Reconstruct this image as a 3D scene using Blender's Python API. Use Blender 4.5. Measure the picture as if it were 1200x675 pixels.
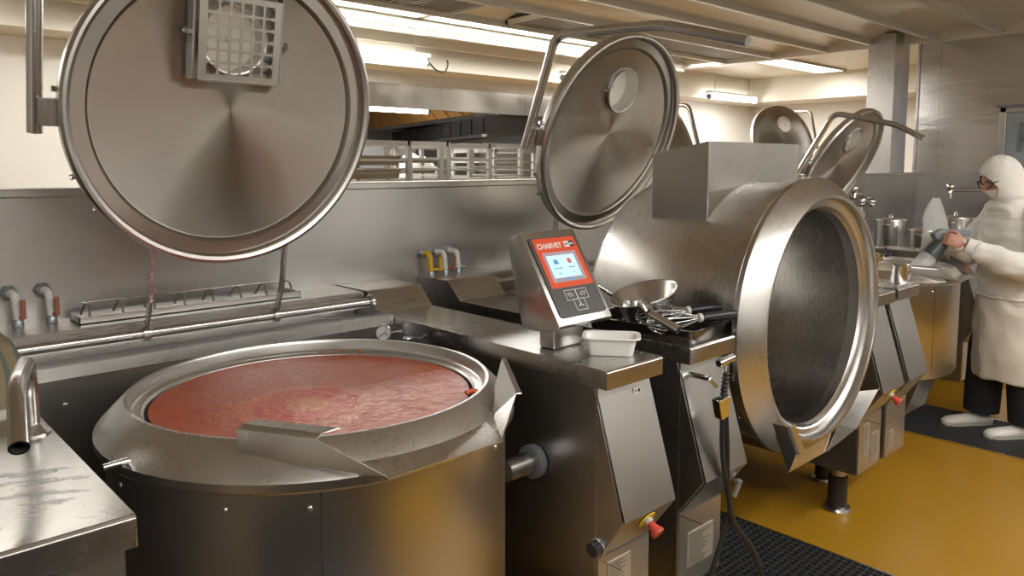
import bpy, bmesh, math, random
from mathutils import Vector, Matrix, Euler, noise as mnoise
random.seed(7)
PI = math.pi
for o in list(bpy.data.objects): bpy.data.objects.remove(o)
S = bpy.context.scene
COL = S.collection

# ---------------------------------------------------------------- camera
cam_d = bpy.data.cameras.new('camera'); cam = bpy.data.objects.new('camera', cam_d); COL.objects.link(cam)
cam_d.sensor_width = 36.0; cam_d.lens = 898.0/1200*36.0
cam_d.shift_y = -(337.5-281.0)/1200
cam.location = (0, 0, 1.62)
cam.rotation_euler = (math.radians(90-5.6), 0, math.radians(-43.0))
cam_d.clip_start = 0.02; cam_d.clip_end = 60
S.camera = cam
S.view_settings.view_transform = 'Standard'; S.view_settings.look = 'None'
S.view_settings.gamma = 1.0; S.view_settings.use_curve_mapping = False
S.view_settings.exposure = 0.22

# ---------------------------------------------------------------- world
W = bpy.data.worlds.new('world'); S.world = W; W.use_nodes = True
W.node_tree.nodes['Background'].inputs[0].default_value = (1, .97, .92, 1)
W.node_tree.nodes['Background'].inputs[1].default_value = 0.25
LIGHT_PANEL = 9.0      # emission of ceiling light diffusers
TUBE = 12.0

def area(name, loc, rot, sx, sy, power, col=(1, .975, .93)):
    d = bpy.data.lights.new(name, 'AREA'); d.shape = 'RECTANGLE'; d.size = sx; d.size_y = sy
    d.energy = power; d.color = col
    o = bpy.data.objects.new(name, d); COL.objects.link(o); o.location = loc; o.rotation_euler = rot
    return o
area('aisle_light', (2.9, -0.87, 2.80), (0, 0, 0), 7.2, 0.40, 135)
area('kettle_line_light', (4.9, 5.16, 2.80), (0, 0, 0), 6.6, 0.36, 78)
area('far_aisle_light', (9.2, 4.5, 2.75), (0, 0, 0), 1.2, 0.3, 22)
area('back_room_light', (5.0, 8.6, 2.7), (0, 0, 0), 6, 1.0, 60)
area('far_corner_light', (9.6, 5.6, 2.45), (0, 0, 0), 1.2, 0.1, 20)

# ---------------------------------------------------------------- materials
MATS = {}
def nt(m):
    m.use_nodes = True
    n = m.node_tree.nodes; l = m.node_tree.links
    return n, l, n['Principled BSDF']
def plain(name, col, rough=.5, metal=0., emit=None, spec=None, alpha=None, trans=None, noise=0., nscale=20, bump=0., coat=0., sub=0.):
    if name in MATS: return MATS[name]
    m = bpy.data.materials.new(name); n, l, b = nt(m)
    b.inputs['Base Color'].default_value = (*col, 1); b.inputs['Roughness'].default_value = rough
    b.inputs['Metallic'].default_value = metal
    if spec is not None: b.inputs['Specular IOR Level'].default_value = spec
    if coat: b.inputs['Coat Weight'].default_value = coat; b.inputs['Coat Roughness'].default_value = .1
    if sub:
        b.inputs['Subsurface Weight'].default_value = sub; b.inputs['Subsurface Scale'].default_value = .02
    if emit: b.inputs['Emission Color'].default_value = (*emit[0], 1); b.inputs['Emission Strength'].default_value = emit[1]
    if alpha is not None: b.inputs['Alpha'].default_value = alpha
    if trans is not None: b.inputs['Transmission Weight'].default_value = trans
    tc = n.new('ShaderNodeTexCoord'); ns = n.new('ShaderNodeTexNoise'); ns.inputs['Scale'].default_value = nscale
    ns.inputs['Detail'].default_value = 4
    l.new(tc.outputs['Object'], ns.inputs['Vector'])
    mx = n.new('ShaderNodeMix'); mx.data_type = 'RGBA'; mx.inputs['A'].default_value = (*[c*(1-noise) for c in col], 1)
    mx.inputs['B'].default_value = (*[min(1, c*(1+noise)) for c in col], 1)
    l.new(ns.outputs['Fac'], mx.inputs['Factor']); l.new(mx.outputs['Result'], b.inputs['Base Color'])
    if bump:
        bp = n.new('ShaderNodeBump'); bp.inputs['Strength'].default_value = bump; bp.inputs['Distance'].default_value = .01
        l.new(ns.outputs['Fac'], bp.inputs['Height']); l.new(bp.outputs['Normal'], b.inputs['Normal'])
    MATS[name] = m; return m

def steel(name, col=(.56, .53, .48), rough=.3, stretch=(1, 1, 60), aniso=0., axis=None, var=.10, dirt=.15, bump=.05, scale=14):
    """brushed stainless steel; stretch = noise frequency per object axis"""
    if name in MATS: return MATS[name]
    col = (col[0]*1.06, col[0]*.45+col[1]*.60, col[0]*.35+col[2]*.72)      # a touch lighter and more neutral
    m = bpy.data.materials.new(name); n, l, b = nt(m)
    b.inputs['Metallic'].default_value = 1.0
    tc = n.new('ShaderNodeTexCoord'); mp = n.new('ShaderNodeMapping'); mp.inputs['Scale'].default_value = stretch
    l.new(tc.outputs['Object'], mp.inputs['Vector'])
    ns = n.new('ShaderNodeTexNoise'); ns.inputs['Scale'].default_value = scale; ns.inputs['Detail'].default_value = 5
    l.new(mp.outputs['Vector'], ns.inputs['Vector'])
    bl = n.new('ShaderNodeTexNoise'); bl.inputs['Scale'].default_value = 3.2; bl.inputs['Detail'].default_value = 6
    bl.inputs['Roughness'].default_value = .5
    l.new(tc.outputs['Object'], bl.inputs['Vector'])
    r1 = n.new('ShaderNodeMapRange'); r1.inputs['To Min'].default_value = rough-var*.35; r1.inputs['To Max'].default_value = rough+var*.35
    r1.inputs['From Min'].default_value = .3; r1.inputs['From Max'].default_value = .7
    l.new(ns.outputs['Fac'], r1.inputs['Value'])
    r2 = n.new('ShaderNodeMapRange'); r2.inputs['From Min'].default_value = .35; r2.inputs['From Max'].default_value = .7
    r2.inputs['To Min'].default_value = -.02; r2.inputs['To Max'].default_value = .035
    l.new(bl.outputs['Fac'], r2.inputs['Value'])
    ad = n.new('ShaderNodeMath'); ad.operation = 'ADD'; l.new(r1.outputs['Result'], ad.inputs[0]); l.new(r2.outputs['Result'], ad.inputs[1])
    l.new(ad.outputs[0], b.inputs['Roughness'])
    mx = n.new('ShaderNodeMix'); mx.data_type = 'RGBA'
    mx.inputs['A'].default_value = (*[c*(1-dirt) for c in col], 1); mx.inputs['B'].default_value = (*[min(1, c*(1+dirt*.5)) for c in col], 1)
    l.new(bl.outputs['Fac'], mx.inputs['Factor']); l.new(mx.outputs['Result'], b.inputs['Base Color'])
    bp = n.new('ShaderNodeBump'); bp.inputs['Strength'].default_value = bump; bp.inputs['Distance'].default_value = .00025
    l.new(ns.outputs['Fac'], bp.inputs['Height']); l.new(bp.outputs['Normal'], b.inputs['Normal'])
    if aniso:
        b.inputs['Anisotropic'].default_value = aniso
        tg = n.new('ShaderNodeTangent'); tg.direction_type = 'RADIAL'; tg.axis = axis or 'Z'
        l.new(tg.outputs['Tangent'], b.inputs['Tangent'])
    MATS[name] = m; return m

ST = steel('brushed_steel', (.57, .55, .51), .30, (1, 40, 40))
ST_V = steel('brushed_steel_upright', (.53, .515, .485), .30, (40, 40, 1))
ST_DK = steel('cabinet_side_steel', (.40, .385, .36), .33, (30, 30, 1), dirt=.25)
ST_TOP = steel('worktop_steel', (.59, .57, .53), .25, (3, 3, 3), dirt=.12, var=.05, bump=.01)
ST_WALL = steel('wall_steel', (.55, .53, .49), .38, (1, 1, 1), dirt=.22, scale=60, var=.08)
ST_PANEL = steel('wall_panel_steel', (.64, .64, .63), .17, (1, .6, 2), dirt=.08, var=.05, scale=1.3, bump=.0)
_n = ST_PANEL.node_tree; _b = [x for x in _n.nodes if x.type == 'BUMP'][0]; _b.inputs['Strength'].default_value = .5; _b.inputs['Distance'].default_value = .02
ST_BODY = steel('kettle_body_steel', (.60, .58, .55), .33, (1, 1, 60), aniso=.8, axis='Z', var=.08)
ST_BODYH = steel('kettle_shell_steel', (.60, .575, .53), .28, (1, 1, 60), aniso=.65, axis='Z', var=.06)
ST_RIM = steel('kettle_rim_steel', (.64, .62, .58), .30, (9, 9, 60), aniso=.6, axis='Z', var=.08, dirt=.15)
ST_IN = steel('kettle_inside_steel', (.46, .44, .40), .27, (2, 2, 30), aniso=.3, axis='Z', dirt=.3)
ST_LID = steel('lid_disc_steel', (.47, .425, .36), .37, (1, 1, 1), aniso=.97, axis='Y', var=.12, dirt=.14, scale=40, bump=.01)
# concentric turning marks on the lid discs
_n, _l = ST_LID.node_tree.nodes, ST_LID.node_tree.links
_tc = [x for x in _n if x.type == 'TEX_COORD'][0]; _ns = [x for x in _n if x.type == 'TEX_NOISE'][0]
_sp = _n.new('ShaderNodeSeparateXYZ'); _l.new(_tc.outputs['Object'], _sp.inputs[0]); _cx = _n.new('ShaderNodeCombineXYZ'); _l.new(_sp.outputs['X'], _cx.inputs[0]); _l.new(_sp.outputs['Z'], _cx.inputs[1])
_ln = _n.new('ShaderNodeVectorMath'); _ln.operation = 'LENGTH'; _l.new(_cx.outputs[0], _ln.inputs[0]); _c2 = _n.new('ShaderNodeCombineXYZ'); _l.new(_ln.outputs['Value'], _c2.inputs[0]); _l.new(_c2.outputs[0], _ns.inputs['Vector'])
_ns.inputs['Scale'].default_value = 60; _ns.inputs['Detail'].default_value = 8
ST_LIDR = steel('lid_rim_steel', (.62, .59, .53), .30, (2, 2, 2), aniso=.7, axis='Y', var=.05)
ST_TUBE = steel('satin_tube', (.64, .63, .61), .24, (6, 6, 6), dirt=.1)
CHROME = plain('chrome', (.78, .78, .78), .08, 1., noise=.03)
ZINC = plain('zinc_fitting', (.42, .46, .50), .4, .8, noise=.15)
WHITE_WALL = plain('white_panel_wall', (.80, .78, .73), .35, noise=.03, nscale=2)
CREAM = plain('cream_ceiling', (.75, .71, .62), .38, noise=.06, nscale=2)
CREAM_R = plain('cream_rib', (.62, .59, .51), .35, .15, noise=.05)
WHITE_PL = plain('white_plastic', (.86, .85, .82), .3, noise=.02)
BLACK = plain('black_rubber', (.018, .018, .02), .35, noise=.2)
BLACK_PL = plain('black_plastic', (.03, .03, .035), .3, noise=.1)
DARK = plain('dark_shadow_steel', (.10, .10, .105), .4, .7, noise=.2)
GREY_PL = plain('grey_plastic', (.20, .22, .24), .4, noise=.05)
RED = plain('red_plastic', (.55, .07, .05), .35, noise=.1)
YEL = plain('yellow_plastic', (.75, .52, .03), .4, noise=.1)
COPPER = plain('valve_handle_red', (.36, .13, .08), .45, noise=.15)
LABEL = plain('label_white', (.62, .60, .54), .5, noise=.05)
LABEL_STEEL = plain('label_silver', (.44, .40, .32), .4, .5, noise=.1)
PRINT = plain('print_dark', (.05, .05, .05), .5)
COLL = plain('print_white', (.85, .85, .85), .5)
CLEAR = plain('clear_plastic', (.85, .87, .88), .15, alpha=.38, noise=.03)
GLASS = plain('window_glass', (.36, .42, .46), .08, noise=.05, coat=.5)

def floor_mat():
    m = bpy.data.materials.new('amber_resin_floor'); n, l, b = nt(m)
    tc = n.new('ShaderNodeTexCoord'); a = n.new('ShaderNodeTexNoise'); a.inputs['Scale'].default_value = 1.7; a.inputs['Detail'].default_value = 5
    f = n.new('ShaderNodeTexNoise'); f.inputs['Scale'].default_value = 140; f.inputs['Detail'].default_value = 3
    l.new(tc.outputs['Object'], a.inputs['Vector']); l.new(tc.outputs['Object'], f.inputs['Vector'])
    mx = n.new('ShaderNodeMix'); mx.data_type = 'RGBA'
    mx.inputs['A'].default_value = (.30, .15, .009, 1); mx.inputs['B'].default_value = (.385, .205, .015, 1)
    l.new(a.outputs['Fac'], mx.inputs['Factor']); l.new(mx.outputs['Result'], b.inputs['Base Color'])
    b.inputs['Roughness'].default_value = .33
    bp = n.new('ShaderNodeBump'); bp.inputs['Strength'].default_value = .25; bp.inputs['Distance'].default_value = .003
    l.new(f.outputs['Fac'], bp.inputs['Height']); l.new(bp.outputs['Normal'], b.inputs['Normal'])
    return m
FLOOR = floor_mat()

def soup_mat(cx, cy):
    m = bpy.data.materials.new('tomato_soup'); n, l, b = nt(m)
    tc = n.new('ShaderNodeTexCoord')
    mp = n.new('ShaderNodeMapping'); mp.inputs['Location'].default_value = (-cx, -cy, 0)
    l.new(tc.outputs['Object'], mp.inputs['Vector'])
    warp = n.new('ShaderNodeTexNoise'); warp.inputs['Scale'].default_value = 9; warp.inputs['Detail'].default_value = 5
    l.new(tc.outputs['Object'], warp.inputs['Vector'])
    mixv = n.new('ShaderNodeMix'); mixv.data_type = 'VECTOR'; mixv.inputs['Factor'].default_value = .07
    l.new(mp.outputs['Vector'], mixv.inputs['A']); l.new(warp.outputs['Color'], mixv.inputs['B'])
    ln = n.new('ShaderNodeVectorMath'); ln.operation = 'LENGTH'; l.new(mixv.outputs['Result'], ln.inputs[0])
    ring = n.new('ShaderNodeTexWave'); ring.wave_type = 'RINGS'; ring.rings_direction = 'Z'; ring.inputs['Scale'].default_value = 11
    ring.inputs['Distortion'].default_value = 3; ring.inputs['Detail'].default_value = 4; ring.inputs['Detail Scale'].default_value = 3
    l.new(mixv.outputs['Result'], ring.inputs['Vector'])
    cr = n.new('ShaderNodeValToRGB'); e = cr.color_ramp; e.elements[0].position = .0; e.elements[0].color = (.72, .25, .04, 1)
    e.elements[1].position = 1; e.elements[1].color = (.45, .062, .010, 1)
    for p, c in ((.05, (.58, .18, .055, 1)), (.075, (.50, .025, .010, 1)), (.125, (.48, .032, .010, 1)), (.145, (.52, .13, .045, 1)), (.165, (.40, .07, .025, 1)), (.5, (.46, .066, .010, 1))):
        x = e.elements.new(p); x.color = c
    l.new(ln.outputs['Value'], cr.inputs['Fac'])
    fx = n.new('ShaderNodeMix'); fx.data_type = 'RGBA'; fx.blend_type = 'MIX'
    mr = n.new('ShaderNodeMapRange'); mr.inputs['From Min'].default_value = .55; mr.inputs['From Max'].default_value = 1; mr.inputs['To Max'].default_value = .35
    l.new(ring.outputs['Fac'], mr.inputs['Value']); fd = n.new('ShaderNodeMapRange'); fd.inputs['From Min'].default_value = .10; fd.inputs['From Max'].default_value = .22; fd.inputs['To Min'].default_value = 1; fd.inputs['To Max'].default_value = .12
    l.new(ln.outputs['Value'], fd.inputs['Value']); mm_ = n.new('ShaderNodeMath'); mm_.operation = 'MULTIPLY'; l.new(mr.outputs['Result'], mm_.inputs[0]); l.new(fd.outputs['Result'], mm_.inputs[1])
    l.new(mm_.outputs[0], fx.inputs['Factor'])
    l.new(cr.outputs['Color'], fx.inputs['A']); fx.inputs['B'].default_value = (.72, .25, .04, 1)
    # fatty orange patches
    pt = n.new('ShaderNodeTexNoise'); pt.inputs['Scale'].default_value = 5; pt.inputs['Detail'].default_value = 8; pt.inputs['Roughness'].default_value = .6; pt.inputs['Distortion'].default_value = 1.2
    l.new(tc.outputs['Object'], pt.inputs['Vector'])
    mr2 = n.new('ShaderNodeMapRange'); mr2.inputs['From Min'].default_value = .4; mr2.inputs['From Max'].default_value = .75; mr2.inputs['To Max'].default_value = .45
    l.new(pt.outputs['Fac'], mr2.inputs['Value'])
    fy = n.new('ShaderNodeMix'); fy.data_type = 'RGBA'; l.new(mr2.outputs['Result'], fy.inputs['Factor']); l.new(fx.outputs['Result'], fy.inputs['A']); fy.inputs['B'].default_value = (.54, .12, .022, 1)
    l.new(fy.outputs['Result'], b.inputs['Base Color'])
    b.inputs['Roughness'].default_value = .24; b.inputs['Specular IOR Level'].default_value = .3
    ns = n.new('ShaderNodeTexNoise'); ns.inputs['Scale'].default_value = 26; ns.inputs['Detail'].default_value = 6; ns.inputs['Distortion'].default_value = 1.5
    l.new(tc.outputs['Object'], ns.inputs['Vector'])
    bp = n.new('ShaderNodeBump'); bp.inputs['Strength'].default_value = .5; bp.inputs['Distance'].default_value = .008
    l.new(ns.outputs['Fac'], bp.inputs['Height']); l.new(bp.outputs['Normal'], b.inputs['Normal'])
    return m

def cloth_mat(name, col, bump=.4, scale=14, rough=.85):
    return plain(name, col, rough, noise=.06, nscale=scale, bump=bump)
COAT = cloth_mat('white_coat_fabric', (.78, .755, .70))
APRON = cloth_mat('white_apron_fabric', (.74, .70, .62), scale=8)
TROUSER = cloth_mat('black_trouser_fabric', (.012, .012, .014))
SKIN = plain('skin', (.55, .28, .20), .5, noise=.1, nscale=8, sub=.15)
SHOE = plain('white_shoe_leather', (.66, .63, .56), .5, noise=.12, nscale=30, bump=.1)
SOCK = plain('blue_sock', (.12, .25, .33), .8, noise=.1)

# ---------------------------------------------------------------- helpers
def new_mesh(name, bm, mat, parent=None, smooth=None, loc=None, rot=None):
    me = bpy.data.meshes.new(name); bm.normal_update(); bm.to_mesh(me); bm.free()
    o = bpy.data.objects.new(name, me); COL.objects.link(o)
    for mm in (mat if isinstance(mat, (list, tuple)) else [mat]): me.materials.append(mm)
    if smooth is not None:
        for p in me.polygons: p.use_smooth = True
        try: me.set_sharp_from_angle(angle=math.radians(smooth))
        except Exception: pass
    if parent: o.parent = parent
    if loc: o.location = loc
    if rot: o.rotation_euler = rot
    return o
def tag(o, label, cat, group=None):
    o['label'] = label; o['category'] = cat
    if group: o['group'] = group
    return o
def thing(name, label, cat, loc=(0, 0, 0), rot=(0, 0, 0), group=None):
    o = bpy.data.objects.new(name, None); COL.objects.link(o); o.location = loc; o.rotation_euler = rot
    o.empty_display_size = .1
    return tag(o, label, cat, group)
def struct(o): o['kind'] = 'structure'; return o
def part(name, bm, mat, parent, smooth=None, loc=None, rot=None, label=None):
    o = new_mesh(name, bm, mat, parent, smooth, loc, rot)
    if label: o['label'] = label
    return o

def bx(bm, x0, x1, y0, y1, z0, z1, bev=0, seg=2):
    b2 = bmesh.new()
    v = [b2.verts.new((x, y, z)) for x in (x0, x1) for y in (y0, y1) for z in (z0, z1)]
    for f in ((0, 1, 3, 2), (4, 6, 7, 5), (0, 4, 5, 1), (2, 3, 7, 6), (0, 2, 6, 4), (1, 5, 7, 3)): b2.faces.new([v[i] for i in f])
    if bev: bmesh.ops.bevel(b2, geom=list(b2.edges), offset=bev, segments=seg, affect='EDGES', profile=.5)
    bmesh.ops.recalc_face_normals(b2, faces=b2.faces)
    merge(bm, b2); return bm
def merge(bm, b2, M=None):
    if M is not None: bmesh.ops.transform(b2, matrix=M, verts=b2.verts)
    me = bpy.data.meshes.new('tmp'); b2.to_mesh(me); b2.free(); bm.from_mesh(me); bpy.data.meshes.remove(me)
def box(x0, x1, y0, y1, z0, z1, bev=0, seg=2): return bx(bmesh.new(), x0, x1, y0, y1, z0, z1, bev, seg)
def lathe(bm, prof, n=96, axis='Z', M=None, a0=0, a1=2*PI):
    """revolve a closed or open (r, h) profile"""
    b2 = bmesh.new(); full = abs(a1-a0-2*PI) < 1e-6; cnt = n if full else n+1
    rings = []
    for r, h in prof:
        if r < 1e-6: rings.append([b2.verts.new((0, 0, h))])
        else: rings.append([b2.verts.new((r*math.cos(a0+(a1-a0)*i/n), r*math.sin(a0+(a1-a0)*i/n), h)) for i in range(cnt)])
    for a, b in zip(rings, rings[1:]):
        m = n
        for i in range(m):
            j = (i+1) % cnt
            if len(a) == 1 and len(b) == 1: continue
            if len(a) == 1: b2.faces.new((a[0], b[i], b[j]))
            elif len(b) == 1: b2.faces.new((a[i], a[j], b[0]))
            else: b2.faces.new((a[i], a[j], b[j], b[i]))
    bmesh.ops.recalc_face_normals(b2, faces=b2.faces)
    R = Matrix.Identity(4)
    if axis == 'Y': R = Matrix.Rotation(PI/2, 4, 'X')      # +h -> -Y (toward the viewer side)
    if axis == 'X': R = Matrix.Rotation(PI/2, 4, 'Y')
    if M is not None: R = M @ R
    merge(bm, b2, R); return bm
def cyl(bm, p0, p1, r, n=20, r1=None, bev=.0):
    p0 = Vector(p0); p1 = Vector(p1); d = p1-p0; L = d.length; r1 = r if r1 is None else r1
    q = d.to_track_quat('Z', 'Y').to_matrix().to_4x4(); M = Matrix.Translation(p0) @ q
    pr = [(0, 0), (r-bev, 0)] + ([(r, bev)] if bev else []) + ([(r1, L-bev)] if bev else []) + [(r1-bev, L), (0, L)]
    return lathe(bm, pr, n, M=M)
def sph(bm, c, r, n=16, sc=(1, 1, 1)):
    b2 = bmesh.new(); bmesh.ops.create_uvsphere(b2, u_segments=n, v_segments=max(8, n//2), radius=r)
    merge(bm, b2, Matrix.Translation(c) @ Matrix.Diagonal((*sc, 1))); return bm
def rounded(pts, rad, n=6):
    pts = [Vector(p) for p in pts]; out = [pts[0]]
    for a, b, c in zip(pts, pts[1:], pts[2:]):
        d0 = (a-b); d1 = (c-b); k = min(rad, d0.length*.45, d1.length*.45)
        s = b+d0.normalized()*k; e = b+d1.normalized()*k
        for i in range(n+1):
            t = i/n; out.append((1-t)**2*s+2*t*(1-t)*b+t*t*e)
    out.append(pts[-1]); return out
def spline(pts, n=10):
    P = [Vector(p) for p in pts]; P = [2*P[0]-P[1]]+P+[2*P[-1]-P[-2]]; out = []
    for i in range(1, len(P)-2):
        a, b, c, d = P[i-1:i+3]
        for k in range(n):
            t = k/n; out.append(.5*((2*b)+(-a+c)*t+(2*a-5*b+4*c-d)*t*t+(-a+3*b-3*c+d)*t**3))
    out.append(P[-2]); return out
def tube(bm, pts, r, n=14, cap=True, radii=None, hollow=False):
    b2 = bmesh.new(); pts = [Vector(p) for p in pts]; rings = []
    t0 = (pts[1]-pts[0]).normalized(); up = Vector((0, 0, 1)) if abs(t0.z) < .9 else Vector((1, 0, 0))
    u = t0.cross(up).normalized()
    for i, p in enumerate(pts):
        t = ((pts[min(i+1, len(pts)-1)]-pts[max(i-1, 0)])).normalized()
        u = (u-t*u.dot(t)).normalized(); v = t.cross(u); rr = radii[i] if radii else r
        rings.append([b2.verts.new(p+(u*math.cos(2*PI*k/n)+v*math.sin(2*PI*k/n))*rr) for k in range(n)])
    for a, b in zip(rings, rings[1:]):
        for k in range(n): b2.faces.new((a[k], a[(k+1) % n], b[(k+1) % n], b[k]))
    if cap:
        b2.faces.new(rings[0]); b2.faces.new(rings[-1])
    bmesh.ops.recalc_face_normals(b2, faces=b2.faces)
    merge(bm, b2); return bm
def prism(bm, poly, a, b, plane='YZ', bev=0):
    """extrude a polygon given in a plane, from coordinate a to b along the other axis"""
    b2 = bmesh.new()
    def P(p, t): return {'YZ': (t, p[0], p[1]), 'XZ': (p[0], t, p[1]), 'XY': (p[0], p[1], t)}[plane]
    A = [b2.verts.new(P(p, a)) for p in poly]; B = [b2.verts.new(P(p, b)) for p in poly]
    b2.faces.new(A); b2.faces.new(B[::-1]); n = len(poly)
    for i in range(n): b2.faces.new((A[i], B[i], B[(i+1) % n], A[(i+1) % n]))
    bmesh.ops.recalc_face_normals(b2, faces=b2.faces)
    if bev: bmesh.ops.bevel(b2, geom=list(b2.edges), offset=bev, segments=2, affect='EDGES', profile=.5)
    merge(bm, b2); return bm
def sheet(bm, quads, th, bev=0):
    """bent sheet metal: list of quads (4 points) sharing edges, thickened"""
    b2 = bmesh.new(); vm = {}
    def V(p):
        k = tuple(round(c, 4) for c in p)
        if k not in vm: vm[k] = b2.verts.new(p)
        return vm[k]
    for q in quads: b2.faces.new([V(p) for p in q])
    bmesh.ops.recalc_face_normals(b2, faces=b2.faces)
    bmesh.ops.solidify(b2, geom=list(b2.faces), thickness=th)
    bmesh.ops.recalc_face_normals(b2, faces=b2.faces)
    if bev: bmesh.ops.bevel(b2, geom=list(b2.edges), offset=bev, segments=1, affect='EDGES')
    merge(bm, b2); return bm
def B(): return bmesh.new()
def cut(o, cutters):
    """boolean difference, applied"""
    for cb in cutters:
        c = new_mesh('cutter', cb, ST); c.matrix_world = o.matrix_world
        md = o.modifiers.new('b', 'BOOLEAN'); md.operation = 'DIFFERENCE'; md.object = c; md.solver = 'EXACT'
        c.parent = None
        bpy.context.view_layer.update()
        dg = bpy.context.evaluated_depsgraph_get(); me = bpy.data.meshes.new_from_object(o.evaluated_get(dg))
        o.modifiers.clear(); o.data = me; bpy.data.objects.remove(c)
def apply_mods(o):
    bpy.context.view_layer.update()
    dg = bpy.context.evaluated_depsgraph_get(); me = bpy.data.meshes.new_from_object(o.evaluated_get(dg))
    mats = list(o.data.materials); o.modifiers.clear(); o.data = me
    if not me.materials:
        for mm in mats: me.materials.append(mm)
    for p in me.polygons: p.use_smooth = True
def text(name, body, size, mat, parent, M, ext=.0004, font_bold=False, label=None):
    cu = bpy.data.curves.new('t', 'FONT'); cu.body = body; cu.size = size; cu.extrude = ext; cu.align_x = 'LEFT'
    if font_bold: cu.offset = size*.018
    o = bpy.data.objects.new('t', cu); COL.objects.link(o)
    bpy.context.view_layer.update()
    me = bpy.data.meshes.new_from_object(o.evaluated_get(bpy.context.evaluated_depsgraph_get()))
    bpy.data.objects.remove(o); me.transform(M)
    q = bpy.data.objects.new(name, me); COL.objects.link(q); me.materials.clear(); me.materials.append(mat); q.parent = parent
    if label: q['label'] = label
    return q

# ================================================================= THE ROOM
HW = 2.76            # front face of the half wall
WX = 7.92            # stainless wall on the right
struct(new_mesh('floor', box(-2.5, 13, -3.0, 12.0, -.1, 0), FLOOR))
struct(new_mesh('wall_front', box(-2.5, 13, -3.1, -3.0, 0, 2.98), WHITE_WALL))
struct(new_mesh('wall_left', box(-2.6, -2.5, -3.0, 12.0, 0, 2.98), WHITE_WALL))
struct(new_mesh('wall_back', box(-2.5, 13, 12.0, 12.1, 0, 2.98), plain('bluish_back_wall', (.42, .47, .52), .5, noise=.05)))
struct(new_mesh('wall_opposite', box(-2.5, 7.9, -2.35, -2.25, 0, 2.86), WHITE_WALL))
tag(new_mesh('unseen_tall_cabinet', box(-2.4, -.9, -2.24, -1.2, .95, 2.1, .004), ST_DK), 'unseen tall dark steel cabinet added across the aisle for reflections, left of the white gap', 'cabinet')  # out-of-view dark block added to vary the reflections in the kettle body
tag(new_mesh('unseen_tall_cabinet', box(1.3, 3.6, -2.24, -1.2, .95, 2.1, .004), ST_DK), 'unseen tall dark steel cabinet added across the aisle for reflections, right of the white gap', 'cabinet')
b = box(-2.4, 6.4, -2.24, -.80, .10, .90, .004); bx(b, -2.4, 6.4, -2.24, -.75, .90, .94, .004)
for k in range(13): bx(b, -2.4+k*.65, -2.39+k*.65, -.80, -.795, .14, .88)
tag(new_mesh('unseen_counter', b, ST_V), 'long unseen steel counter behind the viewer, added for grey reflections', 'counter')  # out of view, set close so the steel fronts reflect grey
# half wall behind the kettles, clad in steel, capped
b = box(-2.5, WX, HW, HW+.12, 0, 1.535); bx(b, -2.5, WX, HW-.012, HW+.14, 1.518, 1.546, .004)
struct(new_mesh('wall_half', b, ST_WALL))
# stainless wall on the right
b = box(WX, WX+.12, -3.0, 2.78, 0, 2.86)
for y in (-1.4, -.1, 1.25, 2.60): bx(b, WX-.004, WX, y-.004, y+.004, 0, 2.78)
struct(new_mesh('wall_right', b, ST_PANEL, smooth=30))
struct(new_mesh('trim_1', box(WX-.02, WX+.14, 2.78, 2.80, 0, 2.8), ST_TUBE))
# far white rooms: wall with an opening
YB = 6.35
b = box(-2.5, 3.0, YB, YB+.15, 0, 2.98); bx(b, 8.6, 11.2, YB, YB+.15, 0, 2.98); bx(b, 3.0, 8.6, YB, YB+.15, 2.30, 2.98)
struct(new_mesh('wall_back_panel', b, WHITE_WALL))
b = box(2.9, 8.7, YB-.03, YB, 2.175, 2.405)
for x in (4.9, 6.1, 7.4): bx(b, x-.004, x+.004, YB-.034, YB-.03, 2.175, 2.405)
struct(new_mesh('trim_2', b, steel('bulkhead_steel', (.62, .58, .50), .2, (1, 1, 1), dirt=.08, scale=4)))
struct(new_mesh('wall_far_right', box(11.1, 11.25, 2.78, YB, 0, 2.98), WHITE_WALL))
# soffit rim of the far ceiling tray
b = box(-2.5, 11.2, 5.95, YB, 2.52, 2.88, .004); bx(b, 10.3, 11.2, 2.8, 6.0, 2.52, 2.88)
struct(new_mesh('trim_3', b, plain('soffit_white', (.78, .74, .65), .35, noise=.03)))
struct(new_mesh('ceiling', box(-2.5, 13, 5.5, 12.1, 2.86, 2.98), CREAM))
struct(new_mesh('ceiling_slab', box(-2.5, WX, -3.0, 5.5, 2.95, 3.05), CREAM))
struct(new_mesh('ceiling_far', box(WX, 13, -3.0, 5.5, 2.86, 2.98), CREAM))

# ventilated ceiling over the kettles: vaulted panels between ribs running along X
ribs = [-2.25, -1.70, -1.15, -.60, -.06, .48, 1.02, 1.56, 2.11, 2.655, 3.18, 3.70, 4.30, 4.88, 5.44]
b = B()
for i, (y0, y1) in enumerate(zip(ribs, ribs[1:])):
    lit = (i in (3, 13))
    N = 8; top = []
    if lit:   # flat dark box behind the light diffusers
        bx(b, -2.5, WX, y0, y1, 2.90, 2.94)
        continue
    pr = []
    for k in range(N+1):
        t = k/N; pr.append((y0+(y1-y0)*t, 2.815+.075*math.sin(PI*t)))
    poly = pr+[(p[0], p[1]+.02) for p in reversed(pr)]
    prism(b, poly, -2.5, WX-.02, 'YZ')
struct(new_mesh('ceiling_vaulted', b, plain('vault_panel', (.70, .65, .55), .28, .2, noise=.07, nscale=1.5), smooth=40))
b = B()
for y0, y1 in zip(ribs, ribs[1:]):
    for x in (-1.3, -.1, 1.1, 2.3, 3.5, 4.7, 5.9, 7.0):
        bx(b, x-.002, x+.002, y0+.05, y1-.05, 2.72, 2.73)
b.free()
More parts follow.
